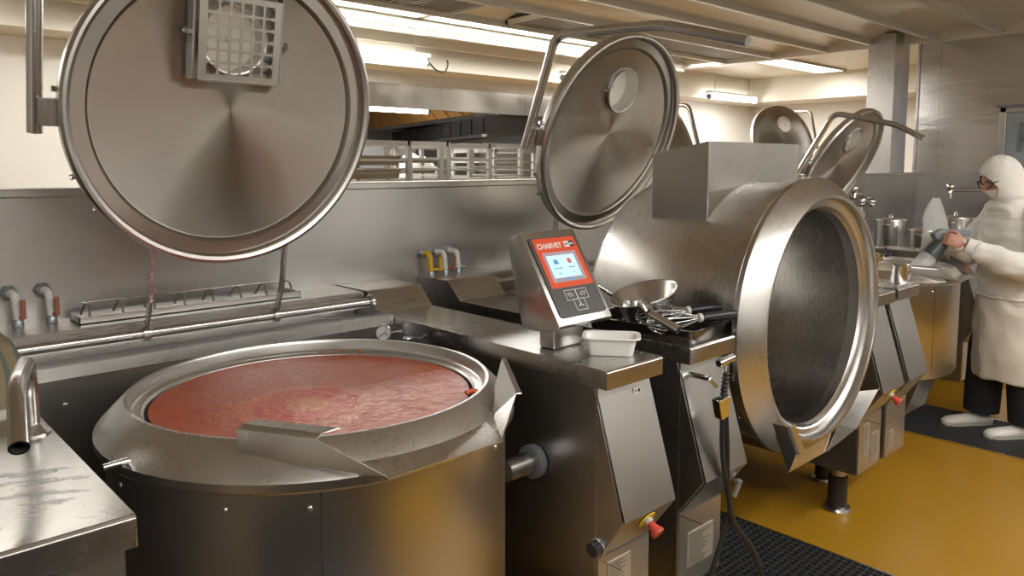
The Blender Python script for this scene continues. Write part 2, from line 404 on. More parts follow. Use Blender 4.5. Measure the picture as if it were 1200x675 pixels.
for i, y in enumerate(ribs):
    b = box(-2.5, WX-.05, y-.022, y+.022, 2.772, 2.835, .006)
    if 1.9 < y < 5.0:
        cyl(b, (WX-.06, y, 2.80), (WX-.02, y, 2.80), .03, 14)
    struct(new_mesh('trim_rib', b, CREAM_R, smooth=40))
b = box(WX-.03, WX+.10, -3.0, 6.0, 2.765, 2.90, .008)
struct(new_mesh('trim_rail', b, plain('cream_rail', (.70, .67, .60), .3, .1, noise=.04)))
b = box(-2.5, WX, 5.44, 5.50, 2.73, 2.90, .01); bx(b, -2.5, WX, 5.50, 5.80, 2.79, 2.82, .004); bx(b, -2.5, WX, 5.80, 5.86, 2.70, 2.90, .01)
struct(new_mesh('trim_fascia', b, plain('cream_fascia', (.74, .70, .61), .3, .1, noise=.04)))

# ceiling lights (diffusers with end frames)
DIFF = plain('light_diffuser', (.9, .9, .88), .4, emit=((1, .98, .93), LIGHT_PANEL))
def ceiling_light(x0, x1, y0, y1, z, label, group=None):
    t = thing('ceiling_light', label, 'light', ((x0+x1)/2, (y0+y1)/2, z), group=group)
    w, h = (x1-x0)/2, (y1-y0)/2
    part('diffuser', box(-w+.03, w-.03, -h+.02, h-.02, .0, .012), DIFF, t)
    f = box(-w, w, -h, -h+.03, -.012, .03); bx(f, -w, w, h-.03, h, -.012, .03); bx(f, -w, -w+.04, -h, h, -.012, .03); bx(f, w-.04, w, -h, h, -.012, .03)
    part('frame', f, CREAM_R, t)
xs = [0.50, 2.22, 3.96, 5.65, 7.35]
for i, (x0, x1) in enumerate(zip(xs, xs[1:])):
    lab = ['recessed ceiling light panel, the leftmost of the long lit row above the kettles',
           'recessed ceiling light panel just right of the large round lid at top',
           'recessed ceiling light panel behind the bent bar of the second lid',
           'recessed ceiling light panel right of the second lid, last of the row'][i]
    ceiling_light(x0, x1, 4.91, 5.41, 2.865, lab, 'recessed light panels of the vaulted ceiling')
for x0 in (-.9, .9, 2.7, 4.5):
    ceiling_light(x0, x0+1.6, -1.12, -.63, 2.865, 'recessed ceiling light panel above the front aisle', 'light panels above the front aisle')
ceiling_light(8.4, 10.1, 4.45, 4.85, 2.845, 'square bright ceiling panel left of the steel column', 'light')

# tube lights at the far side
TUBE_M = plain('lit_tube', (.9, .9, .88), .4, emit=((1, .98, .93), TUBE))
def tube_light(x0, x1, y, z, label):
    t = thing('tube_light', label, 'light', ((x0+x1)/2, y, z), group='tube lights on the far ceiling')
    w = (x1-x0)/2
    part('tube', cyl(B(), (-w+.03, 0, 0), (w-.03, 0, 0), .028, 14), TUBE_M, t, 40)
    h = box(-w, w, -.05, .05, .045, .075, .006); 
    part('housing', h, WHITE_PL, t)
    part('end_cap', cyl(B(), (-w, 0, 0), (-w+.03, 0, 0), .034, 14), GREY_PL, t, 40)
    part('end_cap', cyl(B(), (w-.03, 0, 0), (w, 0, 0), .034, 14), GREY_PL, t, 40)
    for xx in (-w+.15, w-.15): part('hanger', cyl(B(), (xx, 0, .07), (xx, 0, (2.86 if y < 7 else 2.98)-z), .006, 8), WHITE_PL, t)
    part('bracket', box(-w+.1, -w+.12, -.01, .01, .02, .05), WHITE_PL, t); part('bracket', box(w-.12, w-.1, -.01, .01, .02, .05), WHITE_PL, t)
tube_light(2.85, 4.35, 5.80, 2.56, 'lit tube light just right of the big lid on far ceiling')
tube_light(6.15, 7.35, 5.80, 2.56, 'lit tube light behind the left edge of the second lid')
tube_light(4.6, 5.7, 7.6, 2.26, 'lit tube light in the next room in front of orange filters')
tube_light(9.0, 10.25, 5.80, 2.53, 'lit tube light against bright white wall right of second lid')
tube_light(-.6, .85, 5.6, 2.53, 'lit tube light at the left edge behind the lid handle')
tag(new_mesh('light_cable', tube(B(), spline([(4.36, 5.8, 2.56), (4.44, 5.8, 2.5), (4.54, 5.8, 2.49), (4.58, 5.8, 2.56), (4.57, 5.8, 2.60)]), .008, 8), BLACK, smooth=60), 'thin dark cable looping from the end of the tube light', 'cable')
t = thing('smoke_detector', 'small white dome detector on far ceiling between the lids', 'detector', (6.0, 5.90, 2.74))
part('housing', lathe(B(), [(0, .12), (.07, .12), (.07, .03), (.055, 0), (0, -.01)], 20), WHITE_PL, t, 40)
part('sensor', lathe(B(), [(0, -.02), (.03, -.015), (.03, -.06), (0, -.065)], 16), WHITE_PL, t, 40)

# linear air grilles in the strip beside the lights
def grille(x0, x1, y0, y1, label):
    t = thing('air_grille', label, 'vent', ((x0+x1)/2, (y0+y1)/2, 2.80), group='slatted air grilles in the ceiling')
    w, h = (x1-x0)/2, (y1-y0)/2
    part('frame', bx(bx(bx(box(-w, w, -h, -h+.02, -.01, .03), -w, w, h-.02, h, -.01, .03), -w, -w+.02, -h, h, -.01, .03), w-.02, w, -h, h, -.01, .03), CREAM_R, t)
    s = B(); k = -w+.04
    while k < w-.03:
        bx(s, k, k+.012, -h+.02, h-.02, 0, .035); k += .05
    part('slats', s, plain('grille_slat', (.42, .39, .33), .4, .5), t)
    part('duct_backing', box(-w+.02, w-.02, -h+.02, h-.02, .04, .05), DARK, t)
grille(2.75, 3.85, 4.335, 4.845, 'slatted ceiling air grille at top edge, right of the first lid')
grille(4.45, 7.80, 4.335, 4.845, 'long slatted ceiling air grille above the second lid')

# steel column
b = box(7.69, 8.05, 2.93, 3.18, 0, 2.86)
struct(new_mesh('trim_column', b, ST_V))

# wall window on the right
t = thing('wall_hatch', 'framed glazed hatch in the steel wall behind the cook', 'window', (WX, 1.70, 1.86))
f = bx(bx(bx(box(-.05, 0, -.35, .38, .22, .27, .004), -.05, 0, -.35, .38, -.27, -.22, .004), -.05, 0, .33, .38, -.27, .27, .004), -.05, 0, -.38, -.33, -.27, .27, .004)
part('frame', f, ST, t); part('pane', box(-.02, 0, -.34, .34, -.23, .23), GLASS, t)
part('hood_flap', box(-.09, 0, -.38, .40, .26, .285, .003), GREY_PL, t)
d = box(-.07, -.02, .10, .22, -.02, .13, .01); cyl(d, (-.045, .20, .0), (-.045, .22, -.13), .012, 10); cyl(d, (-.045, .14, .0), (-.045, .12, -.12), .012, 10)
part('wall_phone', d, plain('blue_grey_plastic', (.16, .19, .22), .4), t, 40)

# ================================================================= LEDGE AND HINGE RAIL AREA
b = prism(B(), [(HW, 1.128), (2.55, 1.128), (2.545, 1.12), (2.545, 1.065), (2.62, 1.06), (2.62, 1.0), (HW, 1.0)], -2.4, 1.585, 'YZ')
struct(new_mesh('trim_ledge', b, ST, smooth=30))
b = prism(B(), [(HW, 1.128), (2.60, 1.128), (2.595, 1.12), (2.595, 1.065), (2.67, 1.06), (2.67, 1.0), (HW, 1.0)], 2.27, 3.36, 'YZ')
struct(new_mesh('trim_ledge', b, ST, smooth=30))
for (x0, x1) in ((.36, 1.60), (2.26, 3.38)):
    b = prism(B(), [(2.62, .999), (2.45, 1.065), (2.36, 1.065), (2.355, 1.03), (2.37, 1.025), (2.37, .25), (2.62, .25)], x0+.004, x1-.004, 'YZ')
    for k in range(5):
        x = x0+.15+k*(x1-x0-.3)/4; cyl(b, (x, 2.362, .95), (x, 2.37, .95), .008, 10)
    t = new_mesh('back_housing', b, ST_V, smooth=30)
    tag(t, 'low steel housing behind the soup kettle, below the ledge' if x0 < 1 else 'low steel housing behind the tilted kettle', 'housing')

# wire rack on the ledge
t = thing('wire_rack', 'low narrow wire hoop rack lying on the ledge behind the soup kettle', 'rack', (.98, 2.66, 1.1285))
b = B(); bx(b, -.37, .37, -.055, -.052, 0, .022); bx(b, -.37, .37, .052, .055, 0, .022); bx(b, -.37, .37, -.055, .055, 0, .003)
bx(b, -.37, -.367, -.055, .055, 0, .022); bx(b, .367, .37, -.055, .055, 0, .022)
part('channel', b, ST, t)
for k in range(8):
    x = -.34+k*.097
    part('hoop', tube(B(), rounded([(x, -.05, .015), (x+.008, -.02, .056), (x+.008, .02, .056), (x, .05, .015)], .02), .0042, 8), ST_TUBE, t, 60)
part('rail', tube(B(), [(-.34, .035, .054), (.36, .035, .054)], .004, 8), ST_TUBE, t, 60)

# ================================================================= SHUT-OFF VALVES
def valve(x, col_pipe, col_handle, label, drop=.09, hx=.022, zt=1.228):
    t = thing('shutoff_valve', label, 'valve', (x, HW, zt), group='shut-off valves on the steel half wall')
    part('wall_flange', lathe(B(), [(0, 0), (.024, 0), (.026, .008), (.021, .018), (.013, .024), (0, .024)], 6, 'Y'), ZINC, t)
    part('pipe', tube(B(), rounded([(0, -.01, 0), (.008, -.05, 0), (.012, -.055, -drop+.01)], .03), .0125, 14), col_pipe, t, 60)
    c = lathe(B(), [(0, 0), (.016, 0), (.016, .02), (.013, .024), (0, .024)], 8, M=Matrix.Translation((.012, -.055, -zt+1.1285-.0)))
    cyl(c, (.012, -.055, -zt+1.129), (.012, -.055, -drop+.01), .010, 12)
    part('collar', c, ZINC, t, 40)
    h = box(hx-.006, hx+.008, -.085, -.075, -.075, -.015, .003); cyl(h, (.012, -.055, -.07), (hx, -.08, -.07), .005, 8)
    part('handle', h, col_handle, t)
WP = plain('pipe_white', (.80, .80, .78), .4, noise=.05); YP = plain('pipe_yellow', (.75, .48, .03), .4, noise=.08)
valve(.455, WP, COPPER, 'white pipe valve with red lever, nearest the left photo edge')
valve(.545, WP, COPPER, 'white pipe valve with red lever, left of the wire rack')
valve(2.02, YP, YP, 'yellow pipe valve with yellow lever on the half wall', hx=.045)
valve(2.10, WP, COPPER, 'white pipe valve with red lever, between yellow and grey levers', hx=.045)
valve(2.175, WP, ZINC, 'white pipe valve with grey lever, rightmost of the three', hx=.045)

# ================================================================= SUPPORT CABINETS
def cabinet(x0, w, label, dy=0):
    """support column: box with overhanging top, chevron front, riser at back. returns root; local origin at (x0,1.33,0)"""
    t = thing('support_cabinet', label, 'cabinet', (x0, dy, 0), group='steel support cabinets between the kettles')
    Z = 1.053
    # sloping front body
    prof = [(2.62, .235), (1.37, .235), (1.37, .50), (1.275, .635), (1.385, 1.0), (2.62, 1.0)]
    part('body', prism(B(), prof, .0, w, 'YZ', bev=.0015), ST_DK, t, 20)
    # front plates, a touch proud, seams
    f = prism(B(), [(1.271, .637), (1.268, .634), (1.379, 1.0), (1.385, 1.0)], .004, w-.004, 'YZ')
    part('front_panel', prism(f, [(1.371, .497), (1.365, .499), (1.268, .634), (1.275, .637)], .004, w-.004, 'YZ'), ST_V, t)
    part('lower_panel', box(.004, w-.004, 1.363, 1.37, .24, .495), steel('lower_panel_steel', (.55, .52, .46), .33, (1, 40, 40)), t)
    s = box(-.001, .001, 1.369, 1.373, .24, 1.0); bx(s, -.001, .001, 1.275, 1.373, .497, .500)
    part('seam', s, ST_TUBE, t)
    # worktop
    top = prism(B(), [(1.33, Z-.055), (1.33, Z-.006), (1.336, Z), (2.463, Z), (2.463, Z-.0525)], -.006, w+.006, 'YZ', bev=.0012)
    part('worktop', top, ST_TOP, t)
    # riser
    part('riser', prism(B(), [(2.463, 1.0), (2.463, Z), (2.545, 1.130), (2.758, 1.130), (2.758, 1.0)], -.006, w+.006, 'YZ', bev=.0015), ST, t, 20)
    return t
def estop(t, w, y=1.305, z=.585):
    R = Matrix.Translation((w*.52, y-.002, z-.0)) @ Matrix.Rotation(math.radians(35), 4, 'X')
    part('emergency_stop_plate', lathe(B(), [(0, 0), (.030, 0), (.030, .003), (0, .003)], 28, 'Y', M=R), YEL, t, 40)
    part('emergency_stop_collar', lathe(B(), [(0, .003), (.014, .003), (.014, .014), (0, .014)], 24, 'Y', M=R), plain('button_collar', (.45, .47, .42), .4), t, 40)
    part('emergency_stop_button', lathe(B(), [(0, .014), (.012, .014), (.013, .028), (.021, .046), (.020, .052), (0, .054)], 28, 'Y', M=R), RED, t, 40)
def data_plate(t, x0, x1, z0, z1):
    part('rating_plate', box(x0, x1, 1.3605, 1.363, z0, z1), LABEL_STEEL, t)
    p = B(); z = z1-.008
    while z > z0+.006:
        bx(p, x0+.006, x0+.006+(x1-x0-.012)*random.uniform(.5, 1), 1.3598, 1.3605, z-.0018, z); z -= .0062
    part('plate_print', p, PRINT, t)
def small_label(t, x, z):
    yy = 1.379-(1.0-z)*.303
    part('label_sticker', box(x, x+.032, yy-.006, yy-.003, z-.017, z), LABEL, t)
    p = box(x+.018, x+.029, yy-.0068, yy-.006, z-.013, z-.003); bx(p, x+.004, x+.012, yy-.0068, yy-.006, z-.006, z-.004); bx(p, x+.006, x+.010, yy-.0068, yy-.006, z-.012, z-.006)
    part('sticker_print', p, PRINT, t)

c1 = cabinet(1.605, .245, 'steel support cabinet carrying the touchscreen console')
estop(c1, .245, 1.289, .602); data_plate(c1, .045, .15, .33, .47); small_label(c1, .155, .965)
part('gauge_port', cyl(B(), (-.03, 1.36, .535), (0, 1.36, .535), .022, 24, bev=.003), BLACK_PL, c1, 40)
part('port_ring', cyl(B(), (-.008, 1.36, .535), (.0, 1.36, .535), .027, 24, bev=.002), ST_TUBE, c1, 40)
# pressure gauge, fittings on its left side
g = part('pressure_gauge', cyl(B(), (-.055, 2.35, 1.0), (-.0, 2.35, 1.0), .006, 10), ST_TUBE, c1)
R = Matrix.Translation((-.055, 2.36, 1.005)) @ Matrix.Rotation(math.radians(-25), 4, 'Z')
part('gauge_case', lathe(B(), [(0, -.02), (.030, -.018), (.030, .012), (.027, .014), (.026, .009), (0, .009)], 36, 'Y', M=R), ST_TUBE, g, 40)
part('gauge_face', lathe(B(), [(0, .0095), (.026, .0095), (0, .0097)], 32, 'Y', M=R), WHITE_PL, g)
nd = B(); prism(nd, [(-.017, -.015), (-.013, -.017), (.019, .016)], -.0115, -.0105, 'XZ')
for k in range(11):
    a = math.radians(225-k*27); c, s = math.cos(a), math.sin(a)
    prism(nd, [(c*.020-s*.0008, s*.020+c*.0008), (c*.020+s*.0008, s*.020-c*.0008), (c*.024, s*.024)], -.0115, -.0105, 'XZ')
bmesh.ops.transform(nd, matrix=R, verts=nd.verts); part('gauge_needle', nd, PRINT, g)
v = part('safety_valve', cyl(cyl(B(), (-.09, 2.42, .95), (-.09, 2.42, .985), .010, 14), (-.09, 2.42, .985), (-.09, 2.42, 1.03), .017, 20, bev=.006), CHROME, c1, 50)
v = part('bleed_valve', bx(box(-.075, -.045, 2.18, 2.21, .985, 1.015, .004), -.03, -.0, 2.185, 2.205, .99, 1.01), ST_TUBE, c1)
h = cyl(B(), (-.045, 2.165, 1.012), (-.025, 2.165, 1.012), .015, 8); 
for k in range(5):
    a = k*2*PI/5; sph(h, (-.035, 2.165+.013*math.cos(a), 1.016+.013*math.sin(a)), .006, 8)
part('bleed_knob', h, BLACK_PL, c1, 40)

# --- touchscreen console on the cabinet
hd = part('control_head', prism(B(), [(1.752, 1.387), (1.692, 1.412), (1.521, 1.146), (1.532, 1.134), (1.591, 1.118), (1.68, 1.117)], .005, .245, 'YZ', bev=.003), ST, c1, 30)
part('post', box(.062, .200, 1.600, 1.665, 1.053, 1.12, .008), ST_V, hd, 40)
# front face frame: origin bottom-left of sloping face
p0 = Vector((.005, 1.521, 1.146)); ev = (Vector((.005, 1.692, 1.412))-p0); FH = ev.length; ev.normalize(); eu = Vector((1, 0, 0)); en = eu.cross(ev); 
if en.y > 0: en = -en
FM = Matrix(((eu.x, ev.x, en.x, p0.x), (eu.y, ev.y, en.y, p0.y), (eu.z, ev.z, en.z, p0.z), (0, 0, 0, 1)))
def face(name, mat, x0, x1, y0, y1, z0, z1, bev=0, label=None):
    b = box(x0, x1, y0, y1, z0, z1, bev, 3); bmesh.ops.transform(b, matrix=FM, verts=b.verts)
    return part(name, b, mat, hd, label=label)
def rrect(x0, x1, y0, y1, r, n=5):
    o = []
    for cx, cy, a in ((x1-r, y1-r, 0), (x0+r, y1-r, 90), (x0+r, y0+r, 180), (x1-r, y0+r, 270)):
        for k in range(n+1):
            t = math.radians(a+90*k/n); o.append((cx+r*math.cos(t), cy+r*math.sin(t)))
    return o
b = prism(B(), rrect(.016, .224, .022, .292, .012), .0032, .0042, 'XY'); bmesh.ops.transform(b, matrix=FM, verts=b.verts)
part('keypad_foil', b, plain('dark_grey_foil', (.075, .075, .075), .35), hd)
OR = plain('orange_glow_foil', (.62, .075, .025), .35, emit=((.62, .075, .025), .15))  # printed foil given a faint glow of its own
b = prism(B(), rrect(.030, .218, .118, .288, .006), .0042, .0048, 'XY'); bmesh.ops.transform(b, matrix=FM, verts=b.verts)
part('orange_field', b, OR, hd)
face('screen_bezel', plain('glowing_screen_surround', (.36, .27, .30), .15, emit=((.36, .27, .30), .35)), .048, .198, .136, .238, .0048, .0052)  # surround also emits a little, on top of the screen
face('screen', plain('screen_glow', (.35, .62, .75), .15, emit=((.45, .72, .85), .75)), .060, .182, .150, .226, .0052, .0056, label='lit pale blue touch screen')
ic = B(); SCI = plain('screen_icon', (.10, .25, .42), .3, emit=((.10, .25, .42), .4))
for (a, c, d, e) in ((.080, .104, .196, .199), (.082, .102, .199, .210), (.088, .091, .210, .216), (.094, .097, .210, .214), (.078, .085, .180, .184), (.087, .094, .180, .184), (.096, .108, .180, .184), (.140, .168, .180, .184), (.085, .098, .163, .166), (.148, .160, .163, .166),
                     (.070, .082, .140, .147), (.108, .142, .140, .147), (.162, .176, .140, .147)):
    bx(ic, a, c, d, e, .0056, .0059)
bmesh.ops.transform(ic, matrix=FM, verts=ic.verts); part('screen_icons', ic, SCI, hd)
ic = cyl(B(), (.152, .204, .0056), (.152, .204, .0059), .010, 16); bmesh.ops.transform(ic, matrix=FM, verts=ic.verts)
part('screen_icons', ic, plain('screen_icon_red', (.5, .12, .12), .3, emit=((.5, .12, .12), .4)), hd)
text('console_lettering', 'CHARVET', .026, COLL, hd, FM @ Matrix.Translation((.040, .2515, .0050)) @ Matrix.Diagonal((.95, 1, 1, 1)), font_bold=True)
face('logo_mark', COLL, .162, .184, .252, .272, .0048, .0056); face('logo_mark', PRINT, .184, .206, .252, .272, .0048, .0056)
lo = B(); 
for x in (.166, .171, .176): bx(lo, x, x+.003, .258, .266, .0056, .0059)
bmesh.ops.transform(lo, matrix=FM, verts=lo.verts); part('logo_print', lo, PRINT, hd)
lo = B()
for x in (.187, .191, .195, .199): bx(lo, x, x+.0028, .259, .265, .0056, .0059)
bmesh.ops.transform(lo, matrix=FM, verts=lo.verts); part('logo_print', lo, COLL, hd)
# keypad outlines and arrows
def outline(x0, x1, y0, y1, w=.0014):
    b = B(); bx(b, x0, x1, y0, y0+w, .0042, .0047); bx(b, x0, x1, y1-w, y1, .0042, .0047); bx(b, x0, x0+w, y0, y1, .0042, .0047); bx(b, x1-w, x1, y0, y1, .0042, .0047)
    bmesh.ops.transform(b, matrix=FM, verts=b.verts); return b
part('keypad_key', outline(.073, .122, .074, .108), COLL, hd); part('keypad_key', outline(.122, .171, .074, .108), COLL, hd); part('keypad_key', outline(.098, .146, .038, .076), COLL, hd)
ar = B()
for cx, sg in ((.095, 1), (.149, -1)):
    pts = [(cx+sg*(-.012+k*.0035), .091+.006*math.sin(k*.9), .0046) for k in range(8)]
    tube(ar, pts, .0008, 6); tube(ar, [(cx-sg*.013, .098, .0046), (cx-sg*.003, .083, .0046)], .0008, 6); tube(ar, [(cx, .099, .0046), (cx+sg*.013, .090, .0046)], .0008, 6)
for a in (90, 210, 330):
    c, s = math.cos(math.radians(a)), math.sin(math.radians(a)); tube(ar, [(.122, .057, .0046), (.122+.012*c, .057+.012*s, .0046)], .0017, 6)
bmesh.ops.transform(ar, matrix=FM, verts=ar.verts); part('keypad_symbols', ar, COLL, hd)

c2 = cabinet(2.005, .25, 'steel support cabinet with the hose spray and pan tray')
data_plate(c2, .05, .2, .30, .42)
part('toggle_latch', cyl(box(.255, .262, 1.30, 1.32, .55, .56), (.258, 1.32, .50), (.258, 1.30, .56), .010, 10), ZINC, c2, 40)
c3 = cabinet(3.375, .245, 'steel support cabinet on the right side of the tilted kettle')
estop(c3, .245, 1.289, .602); data_plate(c3, .05, .11, .32, .46); data_plate(c3, .135, .215, .27, .40); small_label(c3, .10, .965)
c4 = cabinet(3.67, .245, 'steel support cabinet nearest the small rear kettle')
data_plate(c4, .04, .10, .28, .36)
c5 = cabinet(5.36, .22, 'steel support cabinet just behind the cook, by the rear kettle', .36); c5.scale = (1, .868, 1)
# support pedestals
def pedestal(x, y, label, top=.235):
    t = thing('pedestal_foot', label, 'foot', (x, y, 0), group='round pedestal feet on the amber floor')
    part('base_plate', lathe(B(), [(0, 0), (.062, 0), (.064, .006), (.058, .018), (.042, .024), (0, .024)], 36), ST_TUBE, t, 40)
    part('sleeve', lathe(B(), [(0, .02), (.044, .02), (.044, .165), (.038, .17), (0, .17)], 32), BLACK, t, 40)
    part('post', cyl(B(), (0, 0, .16), (0, 0, top), .036, 28), ST_V, t, 40)
pedestal(3.50, 1.50, 'steel and black pedestal foot under the tilted kettle cabinet, front')
for xx, lab in ((1.72, 'pedestal foot under the console cabinet'), (2.13, 'pedestal foot under the spray hose cabinet'), (3.79, 'pedestal foot in the shade of the cabinet by the grating')):
    pedestal(xx, 1.55 if xx < 3 else 1.7, lab)
pedestal(5.46, 2.0, 'dark pedestal foot beyond the rear kettle, near the shoes')

# left cabinet
t = thing('side_counter', 'low steel counter at bottom left with water spills', 'counter', (0, 0, 0))
lt = prism(B(), [(1.300, .995), (1.300, 1.044), (1.306, 1.05), (2.30, 1.05), (2.30, .9955)], -1.2, .372, 'YZ', bev=.0015); part('worktop', lt, ST_TOP, t)
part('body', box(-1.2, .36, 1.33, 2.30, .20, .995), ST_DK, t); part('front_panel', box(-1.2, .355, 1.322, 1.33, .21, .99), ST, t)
WATER = plain('water_film', (.70, .70, .70), .04, alpha=.22, spec=.8)
for k, (px, py, sx, sy, a) in enumerate([(.27, 1.62, .07, .012, .2), (.22, 1.59, .05, .012, .3), (.30, 1.55, .06, .012, .2), (.27, 1.50, .08, .010, .15), (.20, 1.65, .05, .01, .2), (.28, 1.45, .04, .008, .1), (.31, 1.60, .03, .007, .3)]):
    b2 = bmesh.new(); n = 40; vs = []
    for i in range(n):
        th = 2*PI*i/n; rr = 1+.45*math.sin(3*th+k)+.3*math.sin(7*th+2*k)+.15*math.sin(13*th+k)
        vs.append(b2.verts.new((sx*.75*rr*math.cos(th), sy*.9*rr*math.sin(th), 0)))
    f = b2.faces.new(vs); r = bmesh.ops.extrude_face_region(b2, geom=[f]); 
    for v in r['geom']:
        if isinstance(v, bmesh.types.BMVert): v.co = Vector((v.co.x*.93, v.co.y*.85, .0016))
    bmesh.ops.transform(b2, matrix=Matrix.Translation((px, py, 1.0502)) @ Matrix.Rotation(-.6+a, 4, 'Z'), verts=b2.verts)
    bmesh.ops.recalc_face_normals(b2, faces=b2.faces)
    tag(new_mesh('water_spill', b2, WATER, smooth=50), 'thin spill of water on the left counter below the faucet', 'water', 'water spills on the left counter')
# faucet
t = thing('faucet', 'bent satin steel faucet standing on the left counter', 'faucet', (.333, 1.856, 1.05))
part('base_flange', lathe(B(), [(0, 0), (.036, 0), (.036, .004), (.024, .014), (.018, .022), (0, .022)], 32), ST_TUBE, t, 40)
sp = rounded([(0, 0, .015), (0, 0, .11), (-.01, -.04, .165), (-.06, -.22, .165), (-.085, -.36, .09)], .05, 8)
b2 = tube(B(), sp, .0165, 20, cap=False)
part('spout', b2, ST_TUBE, t, 60)
ib = tube(B(), sp[-4:], .0135, 20, cap=False); part('spout_bore', ib, DARK, t, 60)
# cloth / paper on the counter
b2 = bmesh.new(); N = 16
vs = [[None]*(N+1) for _ in range(N+1)]
for i in range(N+1):
    for j in range(N+1):
        u, v = i/N, j/N; x = .03+.35*u-.03*v; y = 2.04+.24*v
        z = 1.062+.165*math.sin(min(1, v*1.3)*PI/2)*(1-.15*u)+.010*math.sin(14*u+5*v)*v
        vs[i][j] = b2.verts.new((x, y, max(z, 1.056)))
for i in range(N):
    for j in range(N): b2.faces.new((vs[i][j], vs[i+1][j], vs[i+1][j+1], vs[i][j+1]))
bmesh.ops.solidify(b2, geom=list(b2.faces), thickness=.006)
def towel():
    m = bpy.data.materials.new('striped_towel'); n, l, b = nt(m); tc = n.new('ShaderNodeTexCoord')
    w = n.new('ShaderNodeTexWave'); w.inputs['Scale'].default_value = 9; w.inputs['Distortion'].default_value = 4; l.new(tc.outputs['Object'], w.inputs['Vector'])
    cr = n.new('ShaderNodeValToRGB'); cr.color_ramp.elements[0].color = (.50, .42, .27, 1); cr.color_ramp.elements[1].color = (.24, .30, .24, 1); cr.color_ramp.elements[0].position = .6; cr.color_ramp.elements[1].position = .95
    l.new(w.outputs['Fac'], cr.inputs['Fac']); l.new(cr.outputs['Color'], b.inputs['Base Color']); b.inputs['Roughness'].default_value = .9; return m
tag(new_mesh('folded_towel', b2, towel(), smooth=60), 'beige and green folded towel at the left photo edge behind the faucet', 'towel')

# ================================================================= KETTLES
CR = .458
def wing(s):
    """sheet metal guard plates at both sides of the spout; the left one curls inward, the right one flares out"""
    b2 = bmesh.new()
    if s > 0:
        pts = dict(T=(.152, -.573, -.056), B1=(.215, -.47, -.040), B2=(.325, -.352, -.022), B3=(.40, -.20, -.006), C1=(.275, -.490, .006), C2=(.368, -.335, .050), F1=(.290, -.492, .004), F2=(.384, -.330, .050))
        fs = [('T', 'C1', 'B1'), ('B1', 'C1', 'C2', 'B2'), ('C1', 'F1', 'F2', 'C2')]
    else:
        pts = dict(T=(-.155, -.573, -.056), B2=(-.358, -.325, -.030), C1=(-.250, -.457, .016), C2=(-.358, -.325, .028), D1=(-.238, -.460, .026), D2=(-.346, -.325, .038),
                   F1=(-.200, -.468, .031), F2=(-.312, -.325, .040))
        fs = [('T', 'C1', 'C2', 'B2'), ('C1', 'D1', 'D2', 'C2'), ('D1', 'F1', 'F2', 'D2')]
    V = {k: b2.verts.new(v) for k, v in pts.items() if any(k in f for f in fs)}
    for f in fs: b2.faces.new([V[k] for k in f])
    bmesh.ops.recalc_face_normals(b2, faces=b2.faces)
    bmesh.ops.solidify(b2, geom=list(b2.faces), thickness=.003)
    bmesh.ops.recalc_face_normals(b2, faces=b2.faces)
    bmesh.ops.bevel(b2, geom=list(b2.edges), offset=.0009, segments=1, affect='EDGES')
    return b2
def kettle(label, loc, rot, shell, soup=None, depth=.80, scale=1.0, group='round steel boiling kettles'):
    t = thing('boiling_kettle', label, 'kettle', loc, rot, group)
    t.scale = (scale,)*3
    part('shell', lathe(B(), [(0, -depth+.02), (.44, -depth+.02), (.49, -depth+.04), (.505, -depth+.07), (.505, -.075), (.47, -.06)], 128), shell, t, 35)
    # outer rim
    rim = [(.500, -.095), (.523, -.095), (.529, -.088), (.529, -.070), (.523, -.062), (.470, -.008), (.461, 0), (.452, -.001), (.449, -.008), (.446, -.030), (.442, -.033), (.424, -.035), (.418, -.040), (.415, -.050), (.409, -.060), (.409, -.10)]
    part('rim', lathe(B(), rim, 160), ST_RIM, t, 30)
    part('inner_bowl', lathe(B(), [(.410, -.09), (.405, -.45), (.37, -.55), (.28, -.62), (.12, -.655), (0, -.66)], 128), ST_IN, t, 40)
    # pouring spout plate between the wings, and the wings
    sb = bmesh.new(); n = 12
    inn = [(.50*math.sin(a), -.50*math.cos(a), -.046) for a in [(-.40+.8*k/n) for k in range(n+1)]]
    outp = [(-.155+.31*k/n, -.573, -.058) for k in range(n+1)]
    A = [sb.verts.new(p) for p in inn]; O_ = [sb.verts.new(p) for p in outp]
    for k in range(n): sb.faces.new((A[k], A[k+1], O_[k+1], O_[k]))
    bmesh.ops.recalc_face_normals(sb, faces=sb.faces); bmesh.ops.solidify(sb, geom=list(sb.faces), thickness=.003); bmesh.ops.recalc_face_normals(sb, faces=sb.faces)
    part('pouring_spout', sb, ST_RIM, t, 30)
    part('spout_wing', wing(-1), ST, t, 20); part('spout_wing', wing(1), ST, t, 20)
    # shell seam and rivets
    sm = B()
    for a in (-118,):
        c, s_ = math.cos(math.radians(a)), math.sin(math.radians(a))
        M = Matrix.Rotation(math.radians(a), 4, 'Z')
        q = box(.5045, .5062, -.0015, .0015, -depth+.08, -.10); bmesh.ops.transform(q, matrix=M, verts=q.verts); merge(sm, q)
    part('shell_seam', sm, DARK, t)
    for a in (-120.5, -140, -175, -60, -20):
        M = Matrix.Rotation(math.radians(a), 4, 'Z')
        q = B(); sph(q, (.505, 0, -.135), .0065, 10, (.6, 1, 1)); bmesh.ops.transform(q, matrix=M, verts=q.verts); part('rivet', q, CHROME, t, 60)
    return t
k1 = kettle('upright steel boiling kettle full of tomato soup in the foreground', (.983, 1.822, 1.053), (0, 0, 0), ST_BODY)
part('locating_pin', cyl(B(), (-.56, -.13, -.055), (-.505, -.115, -.058), .007, 12), CHROME, k1, 40)
part('trunnion', cyl(B(), (.49, -.212, -.333), (.612, -.212, -.333), .033, 32), ST_TUBE, k1, 40)
